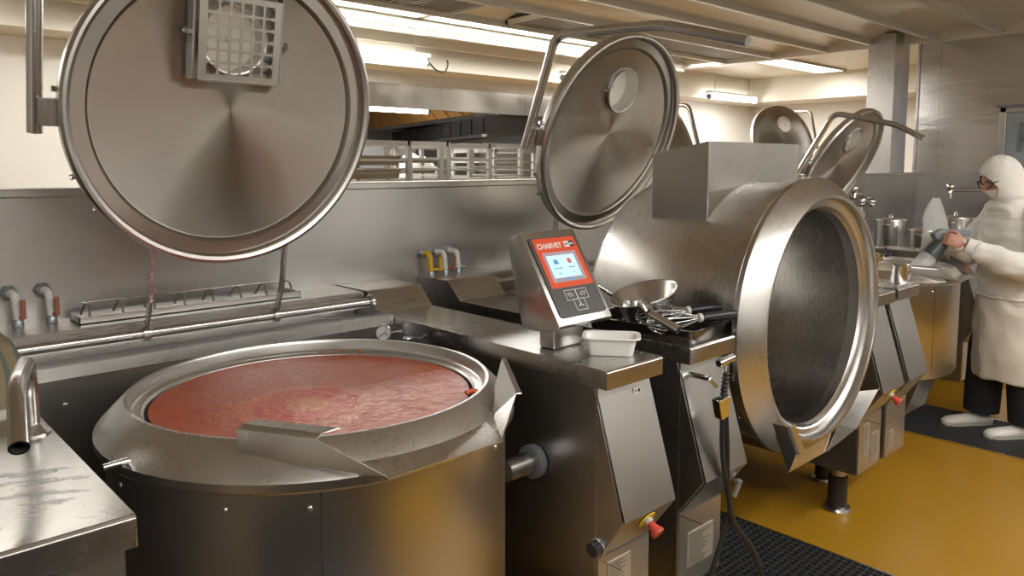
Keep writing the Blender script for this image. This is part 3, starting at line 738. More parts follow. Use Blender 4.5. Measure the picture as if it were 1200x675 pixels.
part('trunnion_seal', lathe(B(), [(0, .590), (.050, .590), (.052, .600), (.050, .618), (0, .618)], 36, 'X', M=Matrix.Translation((0, -.212, -.333))), plain('grey_rubber', (.12, .13, .14), .5), k1, 40)
# soup
sb = lathe(B(), [(0, 0), (.20, 0), (.40, 0), (.4085, .001)], 96)
so = new_mesh('tomato_soup', sb, soup_mat(-.03, -.03), smooth=60, loc=(.983, 1.822, 1.0115))
so['kind'] = 'stuff'; tag(so, 'steaming red orange tomato soup filling the front kettle', 'soup')
# steam
sm_ = bpy.data.materials.new('steam'); sm_.use_nodes = True; n_, l_ = sm_.node_tree.nodes, sm_.node_tree.links
n_.remove(n_['Principled BSDF']); pv = n_.new('ShaderNodeVolumeScatter'); pv.inputs['Color'].default_value = (1, 1, 1, 1)
tc_ = n_.new('ShaderNodeTexCoord'); nz = n_.new('ShaderNodeTexNoise'); nz.inputs['Scale'].default_value = 3.5; nz.inputs['Detail'].default_value = 3; nz.inputs['Distortion'].default_value = 1
l_.new(tc_.outputs['Object'], nz.inputs['Vector']); mr_ = n_.new('ShaderNodeMapRange'); mr_.inputs['From Min'].default_value = .42; mr_.inputs['From Max'].default_value = .75; mr_.inputs['To Max'].default_value = .75
l_.new(nz.outputs['Fac'], mr_.inputs['Value']); l_.new(mr_.outputs['Result'], pv.inputs['Density']); l_.new(pv.outputs['Volume'], n_['Material Output'].inputs['Volume'])
st = new_mesh('steam', lathe(B(), [(0, .01), (.38, .01), (.36, .12), (.22, .30), (0, .36)], 40), sm_, loc=(.983, 1.90, 1.015)); st['kind'] = 'stuff'
tag(st, 'thin white steam rising off the tomato soup', 'steam')
# crusts of dried soup on the rim
CR_M = plain('dried_soup', (.55, .20, .04), .6, noise=.3, nscale=90); PEEL = plain('tomato_peel', (.55, .09, .03), .35, noise=.2)
def splat(cx, cy, z, r, mat, label, seed, group):
    random.seed(seed); b = B()
    for k in range(9):
        sph(b, (cx+random.gauss(0, r), cy+random.gauss(0, r*.6), z), random.uniform(.003, .008), 8, (1, 1, .35))
    tag(new_mesh('soup_splash', b, mat, smooth=60), label, 'food residue', group)
splat(1.30, 2.115, 1.0215, .018, CR_M, 'orange soup residue on the rear rim, right patch near the gauge', 1, 'soup residue on the kettle rim')
splat(1.22, 2.165, 1.0215, .018, CR_M, 'orange soup residue on the rear rim, left patch', 2, 'soup residue on the kettle rim')
b = tube(B(), spline([(1.222, 1.484, 1.036), (1.240, 1.478, 1.040), (1.250, 1.468, 1.034), (1.236, 1.458, 1.024), (1.214, 1.460, 1.022)]), .007, 8)
tag(new_mesh('tomato_peel', b, PEEL, smooth=60), 'curled red tomato peel on the kettle rim beside right spout wing', 'food scrap')
sph(b := B(), (1.272, 1.497, 1.028), .007, 10, (1, 1, .4)); tag(new_mesh('tomato_scrap', b, PEEL, smooth=60), 'tiny red tomato scrap right of the curled peel', 'food scrap')

K2 = (2.80, 1.262, 1.045)
k2 = kettle('large empty steel kettle tilted forward with its mouth open to the aisle', K2, (PI/2, 0, 0), ST_BODYH, depth=.80)
# box cover on what is the back of the kettle (now on top): local +Y is up, local -Z is back
cb = B()
XL, XR, ZF, ZB = -.345, .345, -.313, -.565
def bquad(pts): 
    b2 = bmesh.new(); b2.faces.new([b2.verts.new(p) for p in pts]); return b2
cover = prism(B(), [(.355, ZF), (.661, ZF), (.617, ZB), (.355, ZB)], XL, XR, 'YZ', bev=.002)
cv = part('hinge_cover', cover, steel('cover_steel', (.52, .50, .46), .3, (40, 40, 1)), k2, 20, label='tall box-shaped steel cover on top of the tilted kettle')
for k in range(4): part('cover_screw', cyl(B(), (XL-.006, .345, ZF-.03-.063*k), (XL+.02, .335, ZF-.03-.063*k), .006, 10), CHROME, k2, 40)
part('trunnion', cyl(B(), (-.545, -.31, -.36), (-.49, -.31, -.36), .034, 28), ST_TUBE, k2, 40); part('trunnion', cyl(B(), (.49, -.31, -.36), (.575, -.31, -.36), .034, 28), ST_TUBE, k2, 40)

k3 = kettle('small steel kettle in the background, right in front of the cook', (4.62, 1.78, 1.05), (0, 0, 0), ST_BODY, depth=.78, scale=.80)
part('bottom_bracket', prism(B(), [(-.40, -.70), (.10, -.70), (.02, -1.02), (-.30, -1.02)], -.25, .12, 'YZ', bev=.002), ST_V, k3)
cr = lathe(B(), [(0, 0), (.2, 0), (.326, 0)], 64); cr = new_mesh('cream_soup', cr, plain('cream_soup', (.70, .62, .48), .3, noise=.08, nscale=6), loc=(4.62, 1.78, 1.0), smooth=60); cr['kind'] = 'stuff'
tag(cr, 'pale cream liquid inside the small rear kettle', 'soup')

VENT = bpy.data.materials.new('translucent_vent_plastic'); VENT.use_nodes = True
_n, _l = VENT.node_tree.nodes, VENT.node_tree.links; _p = _n['Principled BSDF']; _p.inputs['Base Color'].default_value = (.92, .91, .88, 1); _p.inputs['Roughness'].default_value = .35
_t = _n.new('ShaderNodeBsdfTranslucent'); _t.inputs['Color'].default_value = (.95, .94, .91, 1); _m = _n.new('ShaderNodeMixShader'); _m.inputs[0].default_value = .65
_l.new(_p.outputs[0], _m.inputs[1]); _l.new(_t.outputs[0], _m.inputs[2]); _l.new(_m.outputs[0], _n['Material Output'].inputs['Surface'])
# ================================================================= LIDS
def lid(label, x, y, z, tilt, yaw=0, grid=False, reach=1., arms=True, rail_w=.6, scale=1., handle=True, flip=False):
    t = thing('kettle_lid', label, 'lid', (x, y, z), (tilt, 0, yaw), 'round steel kettle lids standing open')
    t.scale = (scale,)*3
    prof = [(0, -.060), (.20, -.055), (.38, -.035), (.450, -.022), (.466, -.010), (.471, .004), (.471, .026), (.466, .034), (.459, .036), (.453, .030), (.450, .018), (.444, .013), (.408, .013), (.402, .008), (.398, -.002), (.392, -.004), (.2, -.008), (0, -.011)]
    d = part('disc', lathe(B(), prof, 160, 'Y'), [ST_LID], None, 35)
    hc = (-.005 if grid else .0, 0, .21)
    cut(d, [cyl(B(), (hc[0], -.2, hc[2]), (hc[0], .2, hc[2]), .098, 64)])
    d.parent = t
    part('rim_ring', lathe(B(), [(.4495, .0), (.4495, .034), (.459, .0395), (.467, .0375), (.474, .028), (.474, .004), (.468, -.012)], 160, 'Y'), ST_LIDR, t, 35)
    part('vent_collar', lathe(B(), [(.096, -.060), (.096, .010), (.102, .012), (.104, .004), (.100, -.02)], 64, 'Y', M=Matrix.Translation(hc)), ST_RIM, t, 40)
    part('vent_cover', lathe(B(), [(.008, -.058), (.094, -.058), (.10, -.066), (.10, -.072), (.0, -.074), (0, -.066), (.008, -.066), (.008, -.058)], 64, 'Y', M=Matrix.Translation(hc)), VENT, t, 40, label='pale round cover plate of the vent')
    if grid:
        gx0, gx1, gz0, gz1 = -.122, .128, .088, .335; Y0, Y1 = -.036, -.033
        g = B()
        n = 7; x0, x1, z0, z1 = -.098, .105, .108, .318
        bx(g, gx0, x0, Y0, Y1, gz0, gz1); bx(g, x1, gx1, Y0, Y1, gz0, gz1); bx(g, x0, x1, Y0, Y1, gz0, z0); bx(g, x0, x1, Y0, Y1, z1, gz1)
        for k in range(1, n-1):
            xx = x0+(x1-x0)*k/(n-1); bx(g, xx-.0033, xx+.0033, Y0, Y1, z0, z1)
            zz = z0+(z1-z0)*k/(n-1); bx(g, x0, x1, Y0+.0002, Y1-.0002, zz-.0033, zz+.0033)
        # rounded corners of the openings
        for i in range(n-1):
            for j in range(n-1):
                ax, bxx = x0+(x1-x0)*i/(n-1)+.0033, x0+(x1-x0)*(i+1)/(n-1)-.0033
                az, bz = z0+(z1-z0)*j/(n-1)+.0033, z0+(z1-z0)*(j+1)/(n-1)-.0033; r = .007
                for (cx, cz, sx, sz) in ((ax, az, 1, 1), (bxx, az, -1, 1), (ax, bz, 1, -1), (bxx, bz, -1, -1)):
                    poly = [(cx-sx*.001, cz-sz*.001)]+[(cx+sx*(r-r*math.sin(u)), cz+sz*(r-r*math.cos(u))) for u in [k*PI/8 for k in range(5)]]
                    prism(g, poly, Y0+.0004, Y1-.0004, 'XZ')
        part('vent_grid', g, steel('grid_steel', (.66, .63, .56), .33), t)
        sl = B(); bx(sl, -.142, -.136, -.042, -.002, .092, .345); bx(sl, -.136, -.122, -.012, -.008, .092, .345); bx(sl, .128, .132, -.038, -.006, .092, .345); bx(sl, -.122, .128, -.042, -.036, .086, .092)
        part('grid_slide', sl, ST, t)
        for xx, zz in ((-.150, .222), (.152, .208)):
            part('thumb_screw', lathe(cyl(B(), (xx, 0, zz), (xx, -.02, zz), .004, 10), [(0, .012), (.011, .012), (.012, .020), (.008, .024), (0, .024)], 16, 'Y', M=Matrix.Translation((xx, 0, zz))), CHROME, t, 40)
    else:
        for xx, zz in ((-.135, .205), (.14, .215)):
            part('stud', cyl(B(), (xx, 0, zz), (xx, -.03, zz), .003, 8), CHROME, t, 40)
    part('vent_pivot', lathe(B(), [(0, -.075), (.010, -.075), (.010, -.078), (.0, -.079)], 12, 'Y', M=Matrix.Translation(hc)), CHROME, t)
    if handle:
        A = (-.515, .03, -.085); Bp = (-.515, .010, .405); C = (-.515, -.485, .548); D = (-.515, -.485-.349*reach, .548+.019*reach)
        if reach < 1: C = (-.515, -.40, .52); D = (-.515, -.40-.349*reach, .52+.0*reach)
        part('handle', tube(B(), rounded([A, Bp, C, D], .06, 8), .019, 20), ST_TUBE, t, 60, label='long bent tube handle')
        br = box(-.515, -.462, -.010, .028, -.062, .012, .003)
        part('handle_bracket', br, ST_V, t)
        for aa in (186, 176, 205, 218):
            ca, sa = math.cos(math.radians(aa)), math.sin(math.radians(aa)); part('bolt', cyl(B(), (.468*ca, .012, .468*sa), (.482*ca, .012, .482*sa), .008, 8), CHROME, t, 40)
    return t
def arms(t, x, y, z, tilt, ry, rz, dx=.215, rail=True, x0=None, x1=None, r=.0):
    """flat hinge arms from the lid down to the hinge shaft (world coordinates, built in the lid frame)"""
    bpy.context.view_layer.update()
    inv = t.matrix_world.inverted()
    for s in (-1, 1):
        bot = Vector((x+s*dx, ry, rz)); a = math.asin(min(1, dx/.45))
        topl = t.matrix_world @ Vector((s*dx, .02, -.36))
        knee = Vector((x+s*dx, ry-.055, rz+.11))
        b = B()
        for p, q in ((topl, knee), (knee, bot)):
            d = (q-p); L = d.length
            M = Matrix.Translation(p) @ d.to_track_quat('Z', 'X').to_matrix().to_4x4()
            q2 = box(-.012, .012, -.004, .004, -.006, L+.006) if 0 else box(-.004, .004, -.013, .013, -.006, L+.006)
            # align: width across Y-Z plane
            zax = d.normalized(); xax = Vector((1, 0, 0)); yax = zax.cross(xax).normalized()
            M = Matrix(((xax.x, yax.x, zax.x, p.x), (xax.y, yax.y, zax.y, p.y), (xax.z, yax.z, zax.z, p.z), (0, 0, 0, 1)))
            bmesh.ops.transform(q2, matrix=M, verts=q2.verts); merge(b, q2)
        cyl(b, bot-Vector((.010, 0, 0)), bot+Vector((.010, 0, 0)), .024, 20)
        bmesh.ops.transform(b, matrix=inv, verts=b.verts)
        part('hinge_arm', b, ST_TUBE, t, 30)
    if rail:
        b = cyl(B(), (x0, ry, rz), (x1, ry, rz), .0155, 24); cyl(b, (x1-.018, ry, rz), (x1, ry, rz), .028, 24, bev=.004); cyl(b, (x0, ry, rz), (x0+.018, ry, rz), .028, 24, bev=.004)
        bmesh.ops.transform(b, matrix=inv, verts=b.verts); part('hinge_shaft', b, ST_TUBE, t, 40)
L1 = lid('large open round lid with a square vent grid, above the soup kettle', .983, 2.302, 1.782, .185, .02, grid=True)
arms(L1, .983, 2.302, 1.782, .185, 2.50, 1.096, x0=.372, x1=1.596)
L2 = lid('open round lid with a bare vent disc, behind the tilted kettle', 2.81, 2.34, 1.762, .335, .028)
arms(L2, 2.81, 2.34, 1.762, .335, 2.55, 1.096, x0=2.262, x1=3.364)
L3 = lid('half open round lid leaning forward over the small rear kettle', 4.62, 2.06, 1.615, .50, .0, scale=.80, reach=.55)
arms(L3, 4.62, 2.06, 1.615, .50, 2.40, 1.12, dx=.18, x0=4.12, x1=5.15)
# lids of the second kettle row beyond the half wall, seen from outside
L4 = lid('open lid of the far row just behind the second lid', 4.95, 3.62, 1.72, .25, PI, scale=1.0)
L5 = lid('open lid of the far row left of the leaning rear lid', 7.15, 3.75, 1.84, .25, PI-.35, scale=.80)
def far_kettle(x, y, label, sc=1.):
    k = kettle(label, (x, y, 1.0), (0, 0, PI), ST_BODY, scale=sc)
    for a in (30, 150, 270):
        ca, sa = .4*math.cos(math.radians(a)), .4*math.sin(math.radians(a)); part('leg', cyl(B(), (ca, sa, -1.0/sc), (ca, sa, -.76), .03, 16), ST_TUBE, k, 40)
    return k
arms(L4, 4.95, 3.62, 1.72, .25, 3.46, 1.10, x0=4.4, x1=5.5); arms(L5, 7.15, 3.75, 1.84, .25, 3.56, 1.10, dx=.18, x0=6.6, x1=7.7)
tag(new_mesh('rear_housing', box(4.35, 5.55, 3.32, 3.50, 0, 1.07, .004), ST_V), 'steel hinge housing of the far row beyond the half wall, left one', 'housing')
tag(new_mesh('rear_housing', box(6.55, 7.65, 3.42, 3.60, 0, 1.07, .004), ST_V), 'steel hinge housing of the far row beyond the half wall, right one', 'housing')
far_kettle(4.95, 4.15, 'steel kettle of the far row hidden beyond the half wall, below the first far lid')
far_kettle(7.15, 4.25, 'steel kettle of the far row hidden beyond the half wall, below the second far lid', .8)

# ================================================================= SMALL THINGS ON THE CABINETS
# white plastic tub
def tub(label, loc, rz):
    t = thing('plastic_tub', label, 'container', loc, (0, 0, rz))
    b2 = bmesh.new(); rings = []
    def R(hx, hy, z, r, n=6):
        return [b2.verts.new((p[0], p[1], z)) for p in rrect(-hx, hx, -hy, hy, r, n)]
    prof = [(.062, .036, 0, .012), (.066, .040, .004, .016), (.076, .048, .052, .02), (.088, .060, .054, .026), (.088, .060, .050, .026), (.0875, .0595, .0495, .026)]
    rings = [R(*p[:3], p[3]) for p in prof[:4]]
    inner = [R(.085, .057, .0575, .025), R(.0745, .0465, .055, .02), R(.064, .038, .006, .016), R(.055, .03, .004, .012)]
    seq = rings+inner
    for a, b in zip(seq, seq[1:]):
        n = len(a)
        for i in range(n): b2.faces.new((a[i], a[(i+1) % n], b[(i+1) % n], b[i]))
    b2.faces.new(seq[0][::-1]); b2.faces.new(seq[-1])
    bmesh.ops.recalc_face_normals(b2, faces=b2.faces)
    part('tub', b2, WHITE_PL, t, 45)
tub('white rectangular plastic tub beside the console post', (1.765, 1.455, 1.0535), math.radians(-52))
# black baking tray on cabinet 2
t = thing('roasting_tray', 'dark shallow oven tray on the cabinet under the saute pan', 'tray', (2.13, 1.56, 1.0535), (0, 0, math.radians(6)))
def tray_bm(hx, hy, h, th=.003, fl=.008, r=.025, slope=.006):
    b2 = bmesh.new()
    def R(x, y, z, rr): return [b2.verts.new((p[0], p[1], z)) for p in rrect(-x, x, -y, y, rr, 6)]
    seq = [R(hx-slope, hy-slope, 0, r), R(hx, hy, h-.002, r), R(hx+fl, hy+fl, h-.002, r+fl), R(hx+fl, hy+fl, h, r+fl), R(hx-th, hy-th, h, r), R(hx-slope-th, hy-slope-th, th, r-.004)]
    for a, b in zip(seq, seq[1:]):
        n = len(a)
        for i in range(n): b2.faces.new((a[i], a[(i+1) % n], b[(i+1) % n], b[i]))
    b2.faces.new(seq[0][::-1]); b2.faces.new(seq[-1]); bmesh.ops.recalc_face_normals(b2, faces=b2.faces); return b2
TRAY = plain('dark_tray_steel', (.16, .15, .14), .18, .9, noise=.1)
part('tray_pan', tray_bm(.125, .21, .045, slope=.010), TRAY, t, 45)
# saute pan, tipped, resting in the tray
PAN = steel('pan_steel', (.76, .74, .71), .24, (2, 2, 2), dirt=.08)
t = thing('saute_pan', 'round steel saute pan tipped on the oven tray, handle towards aisle', 'pan', (2.125, 1.60, 1.146), (math.radians(-5), math.radians(-17), 0))
part('bowl', lathe(B(), [(0, -.045), (.070, -.045), (.084, -.038), (.116, .032), (.120, .034), (.118, .037), (.113, .034), (.082, -.034), (.069, -.041), (0, -.041)], 72), PAN, t, 40)
PT = t.matrix_basis.copy() if 0 else (Matrix.Translation(t.location) @ Euler(t.rotation_euler).to_matrix().to_4x4())
IV = PT.inverted()
h0, h1, h2 = [IV @ Vector(p) for p in ((2.03, 1.535, 1.158), (1.975, 1.47, 1.146), (1.985, 1.365, 1.106))]
part('handle', tube(B(), [h1, h2], .013, 20, cap=False, radii=[.0125, .0145]), PAN, t, 60)
part('handle_end_shade', cyl(B(), h2-(h2-h1).normalized()*.01, h2+(h2-h1).normalized()*.0006, .0122, 20), BLACK, t, 40)  # black plug standing for the shade inside the open handle end
part('handle_mount', tube(B(), [h0+(h0-h1)*.25, h0, h1], .016, 16, radii=[.006, .024, .0135]), PAN, t, 60)
# ladle with hook standing behind pan
t = thing('ladle', 'steel ladle leaning behind the saute pan next to the console', 'ladle', (2.04, 1.75, 1.16))
part('handle', tube(B(), spline([(.10, -.03, -.03), (.02, .01, .03), (-.045, .035, .055), (-.085, .04, .03), (-.09, .03, -.03)]), .007, 12), PAN, t, 60)
part('bowl', lathe(B(), [(.045, .0), (.040, -.025), (.02, -.04), (0, -.043), (0, -.041), (.019, -.038), (.038, -.024), (.0435, .0), (.045, 0)], 40, M=Matrix.Translation((.13, -.05, -.02))), PAN, t, 40)
# whisks
def whisk(label, loc, rot, hmat, L=.16):
    t = thing('whisk', label, 'whisk', loc, rot, 'whisks lying on the oven tray')
    t.scale = (1.15,)*3
    hnd = tube(B(), [(0, 0, 0), (.008, 0, 0), (.07, 0, 0), (.115, 0, 0), (.125, 0, 0)], .013, 18, radii=[.009, .0135, .0145, .013, .009])
    part('handle', hnd, hmat, t, 60)
    part('end_ring', cyl(B(), (-.012, 0, 0), (.002, 0, 0), .0135, 18, bev=.003), plain('pale_plastic', (.62, .60, .55), .4), t, 40)
    for k in range(6):
        a = k*PI/6; c, s = math.cos(a), math.sin(a)
        pts = spline([(-.01, .006*c, .006*s), (-.06, .020*c, .020*s), (-.13, .034*c, .034*s), (-.165, .018*c, .018*s), (-.172, 0, 0), (-.165, -.018*c, -.018*s), (-.13, -.034*c, -.034*s), (-.06, -.020*c, -.020*s), (-.01, -.006*c, -.006*s)], 5)
        part('wire', tube(B(), pts, .0012, 6), CHROME, t, 60)
    return t
w1 = whisk('black handled wire whisk, nearer of the two on the tray', (2.163, 1.40, 1.116), (0, math.radians(-2), math.radians(-24)), BLACK_PL)
part('end_cap', sph(B(), (.125, 0, 0), .0135, 16), plain('pale_cap', (.60, .60, .56), .4), w1, 60)
whisk('black handled wire whisk lying behind the nearer one', (2.205, 1.475, 1.124), (0, math.radians(-3), math.radians(-28)), BLACK)

# spray gun with hose on cabinet 2 front
t = thing('hose_spray', 'chrome hand spray with black grip hanging on the cabinet front', 'spray', (2.10, 1.30, 1.0))
part('spray_head', cyl(cyl(B(), (-.045, -.035, .006), (.035, -.035, .012), .0135, 20, bev=.003), (-.0, -.035, .005), (-.004, -.037, -.03), .011, 16), CHROME, t, 40)
gp = B()
for k in range(7): sph(gp, (-.007-.0022*k, -.040, -.032-.0125*k), .0125, 14, (1, 1, .62))
cyl(gp, (-.006, -.04, -.025), (-.022, -.04, -.115), .009, 14)
part('grip', gp, BLACK, t, 50)
part('trigger', tube(B(), spline([(.026, -.04, .0), (.030, -.045, -.03), (.024, -.046, -.062)]), .004, 8), BLACK_PL, t, 60)
hb = prism(B(), [(-.065, -.105), (.0, -.100), (-.005, -.165), (-.045, -.170)], -.055, -.025, 'XZ', bev=.003)
part('holder', hb, CHROME, t); 
part('wall_hook', cyl(cyl(B(), (-.055, .06, -.045), (-.055, -.01, -.045), .009, 14), (-.055, -.010, -.045), (-.03, -.02, -.075), .006, 10), CHROME, t, 40)
hose = spline([(-.022, -.040, -.16), (-.02, -.042, -.28), (.01, -.045, -.42), (.035, -.04, -.50), (-.01, -.03, -.62), (-.055, -.02, -.74), (-.06, -.01, -.90), (-.05, .0, -.98)], 10)
part('hose', tube(B(), hose, .0085, 12), BLACK, t, 60, label='black rubber hose, nearer loop')
hose = spline([(-.005, -.035, -.10), (.008, -.040, -.25), (.005, -.05, -.40), (.03, -.06, -.52), (.12, -.08, -.64), (.17, -.10, -.78), (.165, -.11, -.92), (.14, -.12, -.985)], 10)
part('hose', tube(B(), hose, .0085, 12), BLACK, t, 60, label='black rubber hose, outer loop')

# ================================================================= FLOOR GRATINGS
def grating(x0, x1, y0, y1, label, nx, ny, mat):
    t = thing('floor_grating', label, 'grating', ((x0+x1)/2, (y0+y1)/2, 0))
    w, h = (x1-x0)/2, (y1-y0)/2
    part('shade_sheet', box(-w, w, -h, h, .0005, .0015), plain('pit_shade_black', (.012, .012, .012), .5), t)  # flat black sheet on the floor standing for shade below the bars
    g = B()
    for k in range(nx+1):
        x = -w+2*w*k/nx; bx(g, x-.0022, x+.0022, -h, h, .002, .012)
    for k in range(ny+1):
        y = -h+2*h*k/ny; bx(g, -w, w, y-.0016, y+.0016, .002, .011)
    part('bars', g, mat, t)
    part('frame', bx(bx(bx(box(-w-.008, -w, -h-.008, h+.008, 0, .013), w, w+.008, -h-.008, h+.008, 0, .013), -w, w, -h-.008, -h, 0, .013), -w, w, h, h+.008, 0, .013), ST_TUBE, t)
GR = plain('grate_steel', (.16, .165, .17), .45, .8, noise=.15)
grating(2.38, 3.05, 1.02, 1.92, 'steel mesh floor grating at the bottom edge below the hoses', 22, 30, GR)
grating(2.38, 3.05, .05, 1.0, 'steel mesh floor grating nearest the camera', 22, 30, GR)
grating(-1.3, 1.15, -.72, 1.12, 'unseen steel mesh floor grating added to darken the soup kettle reflections', 80, 62, GR)  # out of view, added so the kettle front reflects less amber floor
grating(4.84, 5.46, .3, 1.86, 'slatted dark floor grating under the white shoes', 44, 6, GR)

# ================================================================= BACKGROUND: POTS, STOVE, FITTINGS
t = thing('stove_range', 'steel stove block carrying the stockpots at the right wall', 'stove', (6.80, 2.25, 0))
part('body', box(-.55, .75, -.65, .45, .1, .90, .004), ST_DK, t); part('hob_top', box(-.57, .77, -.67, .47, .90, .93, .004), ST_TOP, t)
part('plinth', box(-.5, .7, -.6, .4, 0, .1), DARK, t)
def stockpot(x, y, r, h, label, z=.931, lidh=True):
    t = thing('stockpot', label, 'pot', (x, y, z), group='lidded stockpots on the stove')
    part('pot_body', lathe(B(), [(0, 0), (r-.008, 0), (r, .008), (r, h), (r+.004, h+.003), (r-.003, h+.003), (r-.003, .006), (0, .006)], 48), PAN, t, 40)
    for s in (-1, 1):
        part('side_handle', tube(B(), rounded([(s*r, -.035, h-.035), (s*(r+.035), -.03, h-.03), (s*(r+.035), .03, h-.03), (s*r, .035, h-.035)], .015), .005, 8), PAN, t, 60)
    if lidh:
        l = part('pot_lid', lathe(B(), [(0, h+.018), (r*.6, h+.016), (r+.004, h+.004), (r+.005, h+.0), (r-.002, h+.003), (0, h+.012)], 48), PAN, t, 40)
        part('lid_handle', tube(B(), rounded([(-.03, 0, h+.014), (-.025, 0, h+.042), (.025, 0, h+.042), (.03, 0, h+.014)], .012), .005, 8), PAN, l, 60)
stockpot(6.30, 2.12, .115, .19, 'lidded stockpot in front on the stove, left of cook hand')
stockpot(6.53, 2.46, .12, .24, 'lidded stockpot at back left on the stove')
stockpot(6.52, 1.86, .10, .15, 'small lidded stockpot on the stove partly behind the bag')
stockpot(6.92, 2.10, .15, .26, 'wide lidded stockpot in the middle rear of the stove')
stockpot(6.88, 1.72, .15, .22, 'open wide pot on the stove directly behind the hand', lidh=False)
t = thing('serving_ladle', 'long handled ladle sticking out of the open pot', 'ladle', (6.88, 1.72, 1.10))
part('handle', tube(B(), [(-.02, .02, .0), (-.22, .10, .12)] if 0 else [(0, 0, 0), (.05, -.25, .16)], .008, 8), BLACK_PL, t, 60); part('bowl', sph(B(), (0, 0, 0), .04, 12, (1, 1, .6)), PAN, t, 60)
t = thing('pot_filler_tap', 'chrome horizontal tap arm above the pots behind the cook', 'tap', (7.0, 1.9, 1.42))
part('arm', tube(B(), rounded([(-.5, .12, -.06), (-.5, .12, 0), (-.2, 0, .0), (.42, -.25, 0)], .02), .012, 10), CHROME, t, 60); part('knob', sph(B(), (-.5, .12, .03), .03, 12), CHROME, t, 60)
# taps right of the tilted kettle
t = thing('mixer_tap', 'chunky chrome tap body poking out right of the tilted kettle', 'tap', (5.40, 2.24, 1.37))
b = tube(B(), [(-.10, .0, -.005), (-.06, 0, 0), (-.02, 0, .0), (.02, 0, -.005), (.10, 0, -.012), (.15, 0, -.015)], .03, 20, radii=[.042, .048, .05, .032, .03, .036])
sph(b, (.15, 0, -.015), .034, 16); part('tap_body', b, CHROME, t, 60)
part('tap_valve', cyl(sph(B(), (-.13, 0, .085), .032, 14), (-.13, 0, .02), (-.10, 0, .09), .022, 14), CHROME, t, 50)
part('tap_lever', tube(B(), [(-.11, -.02, .075), (-.05, -.04, .07)], .008, 8), CHROME, t, 60)
part('tap_outlet', cyl(cyl(B(), (-.03, 0, -.03), (-.03, 0, -.10), .030, 16), (-.05, -.03, -.09), (.0, .03, -.12), .026, 14), CHROME, t, 50)
part('riser_pipe', cyl(B(), (-.09, .02, -.40), (-.09, .02, -.0), .02, 14), ST_TUBE, t, 50)
t = thing('drain_tap', 'brass and steel fitting with black knob above right support cabinets', 'tap', (3.83, 1.50, 1.17))
part('valve_body', bx(box(-.03, .03, -.02, .02, -.02, .02, .004), -.06, -.03, -.012, .012, -.012, .012), plain('brass', (.45, .33, .14), .3, .9), t)
h = cyl(B(), (.0, -.02, .01), (.045, -.03, .02), .006, 8)
for k in range(5):
    a = k*2*PI/5; sph(h, (.045, -.03+.016*math.cos(a), .022+.016*math.sin(a)), .009, 8)
part('knob', h, BLACK_PL, t, 50); part('stem', cyl(B(), (0, 0, -.1165), (0, 0, -.01), .010, 12), ST_TUBE, t)
t = thing('steel_jug', 'small steel jug with curved handle by the rear kettle', 'jug', (3.865, 1.405, 1.0535) )
part('jug_body', lathe(B(), [(0, 0), (.036, 0), (.040, .01), (.034, .08), (.036, .085), (.033, .083), (.036, .012), (0, .006)], 32), PAN, t, 40)
part('handle', tube(B(), spline([(.034, -.01, .075), (.06, -.02, .08), (.075, -.025, .05), (.068, -.02, .01)]), .005, 8), PAN, t, 60)
bx(b := B(), 4.0, 5.15, 2.5, 2.75, 0, 1.10); 
t = new_mesh('rear_housing', b, ST_V); tag(t, 'steel housing block behind the small rear kettle', 'housing')

# ---- trolleys with trays beyond the half wall
def trolley(x0, x1, y0, y1, ztop, label, trays=(), levels=14, rails_from=.25):
    t = thing('rack_trolley', label, 'trolley', ((x0+x1)/2, (y0+y1)/2, 0), group='tray trolleys beyond the half wall')
    w, h = (x1-x0)/2, (y1-y0)/2; r = .014
    ALU = plain('aluminium', (.62, .61, .58), .35, .7, noise=.04)
    for sx in (-1, 1):
        for sy in (-1, 1): part('post', box(sx*w-r, sx*w+r, sy*h-r, sy*h+r, .08, ztop), ALU, t)
    for sy in (-1, 1): part('top_bar', box(-w, w, sy*h-r, sy*h+r, ztop-.026, ztop), ALU, t)
    for sx in (-1, 1):
        part('top_bar', box(sx*w-r, sx*w+r, -h, h, ztop-.026, ztop), ALU, t)
        for k in range(6):
            z = ztop-.10-k*.062
            part('runner', box(sx*w-.012, sx*w+.012, -h, h, z-.006, z+.006), ALU, t)
    for k in range(6):
        z = ztop-.10-k*.062
        part('runner', box(-w, w, -h-.006, -h+.006, z-.006, z+.006), ALU, t)
    for sx in (-1, 1):
        for sy in (-1, 1): part('castor', lathe(B(), [(0, -.012), (.04, -.012), (.04, .012), (0, .012)], 16, 'X', M=Matrix.Translation((sx*w, sy*h, .04))), BLACK, t, 40)
    return t
trolley(1.92, 2.40, 3.38, 3.90, 1.745, 'tray trolley just right of the big lid holding steel pans')
trolley(2.45, 2.88, 3.66, 4.2, 1.755, 'tray trolley with beige trays, second from the left')
trolley(2.92, 3.32, 3.78, 4.3, 1.75, 'tray trolley in front of the white cloth bundle')
trolley(3.38, 3.86, 4.05, 4.6, 1.765, 'tray trolley third from the left with empty runners')
trolley(3.92, 4.34, 4.40, 4.9, 1.74, 'tray trolley partly hidden by the second lid')
for k, (z, lab) in enumerate(((1.645, 'upper'), (1.575, 'lower'))):
    tag(new_mesh('gastronorm_pan', tray_bm(.19, .23, .05, slope=.012), ST, smooth=45, loc=(2.165, 3.60, z-.028)), lab+' steel food pan in the trolley by the big lid', 'pan', 'steel pans in the first trolley')
for k, (z, lab) in enumerate(((1.652, 'upper'), (1.59, 'lower'))):
    tag(new_mesh('beige_tray', tray_bm(.20, .22, .03, slope=.01), plain('beige_tray', (.58, .50, .38), .4, noise=.06), smooth=45, loc=(2.65, 3.93, z-.022)), lab+' beige tray in the second trolley', 'tray', 'beige trays in the second trolley')
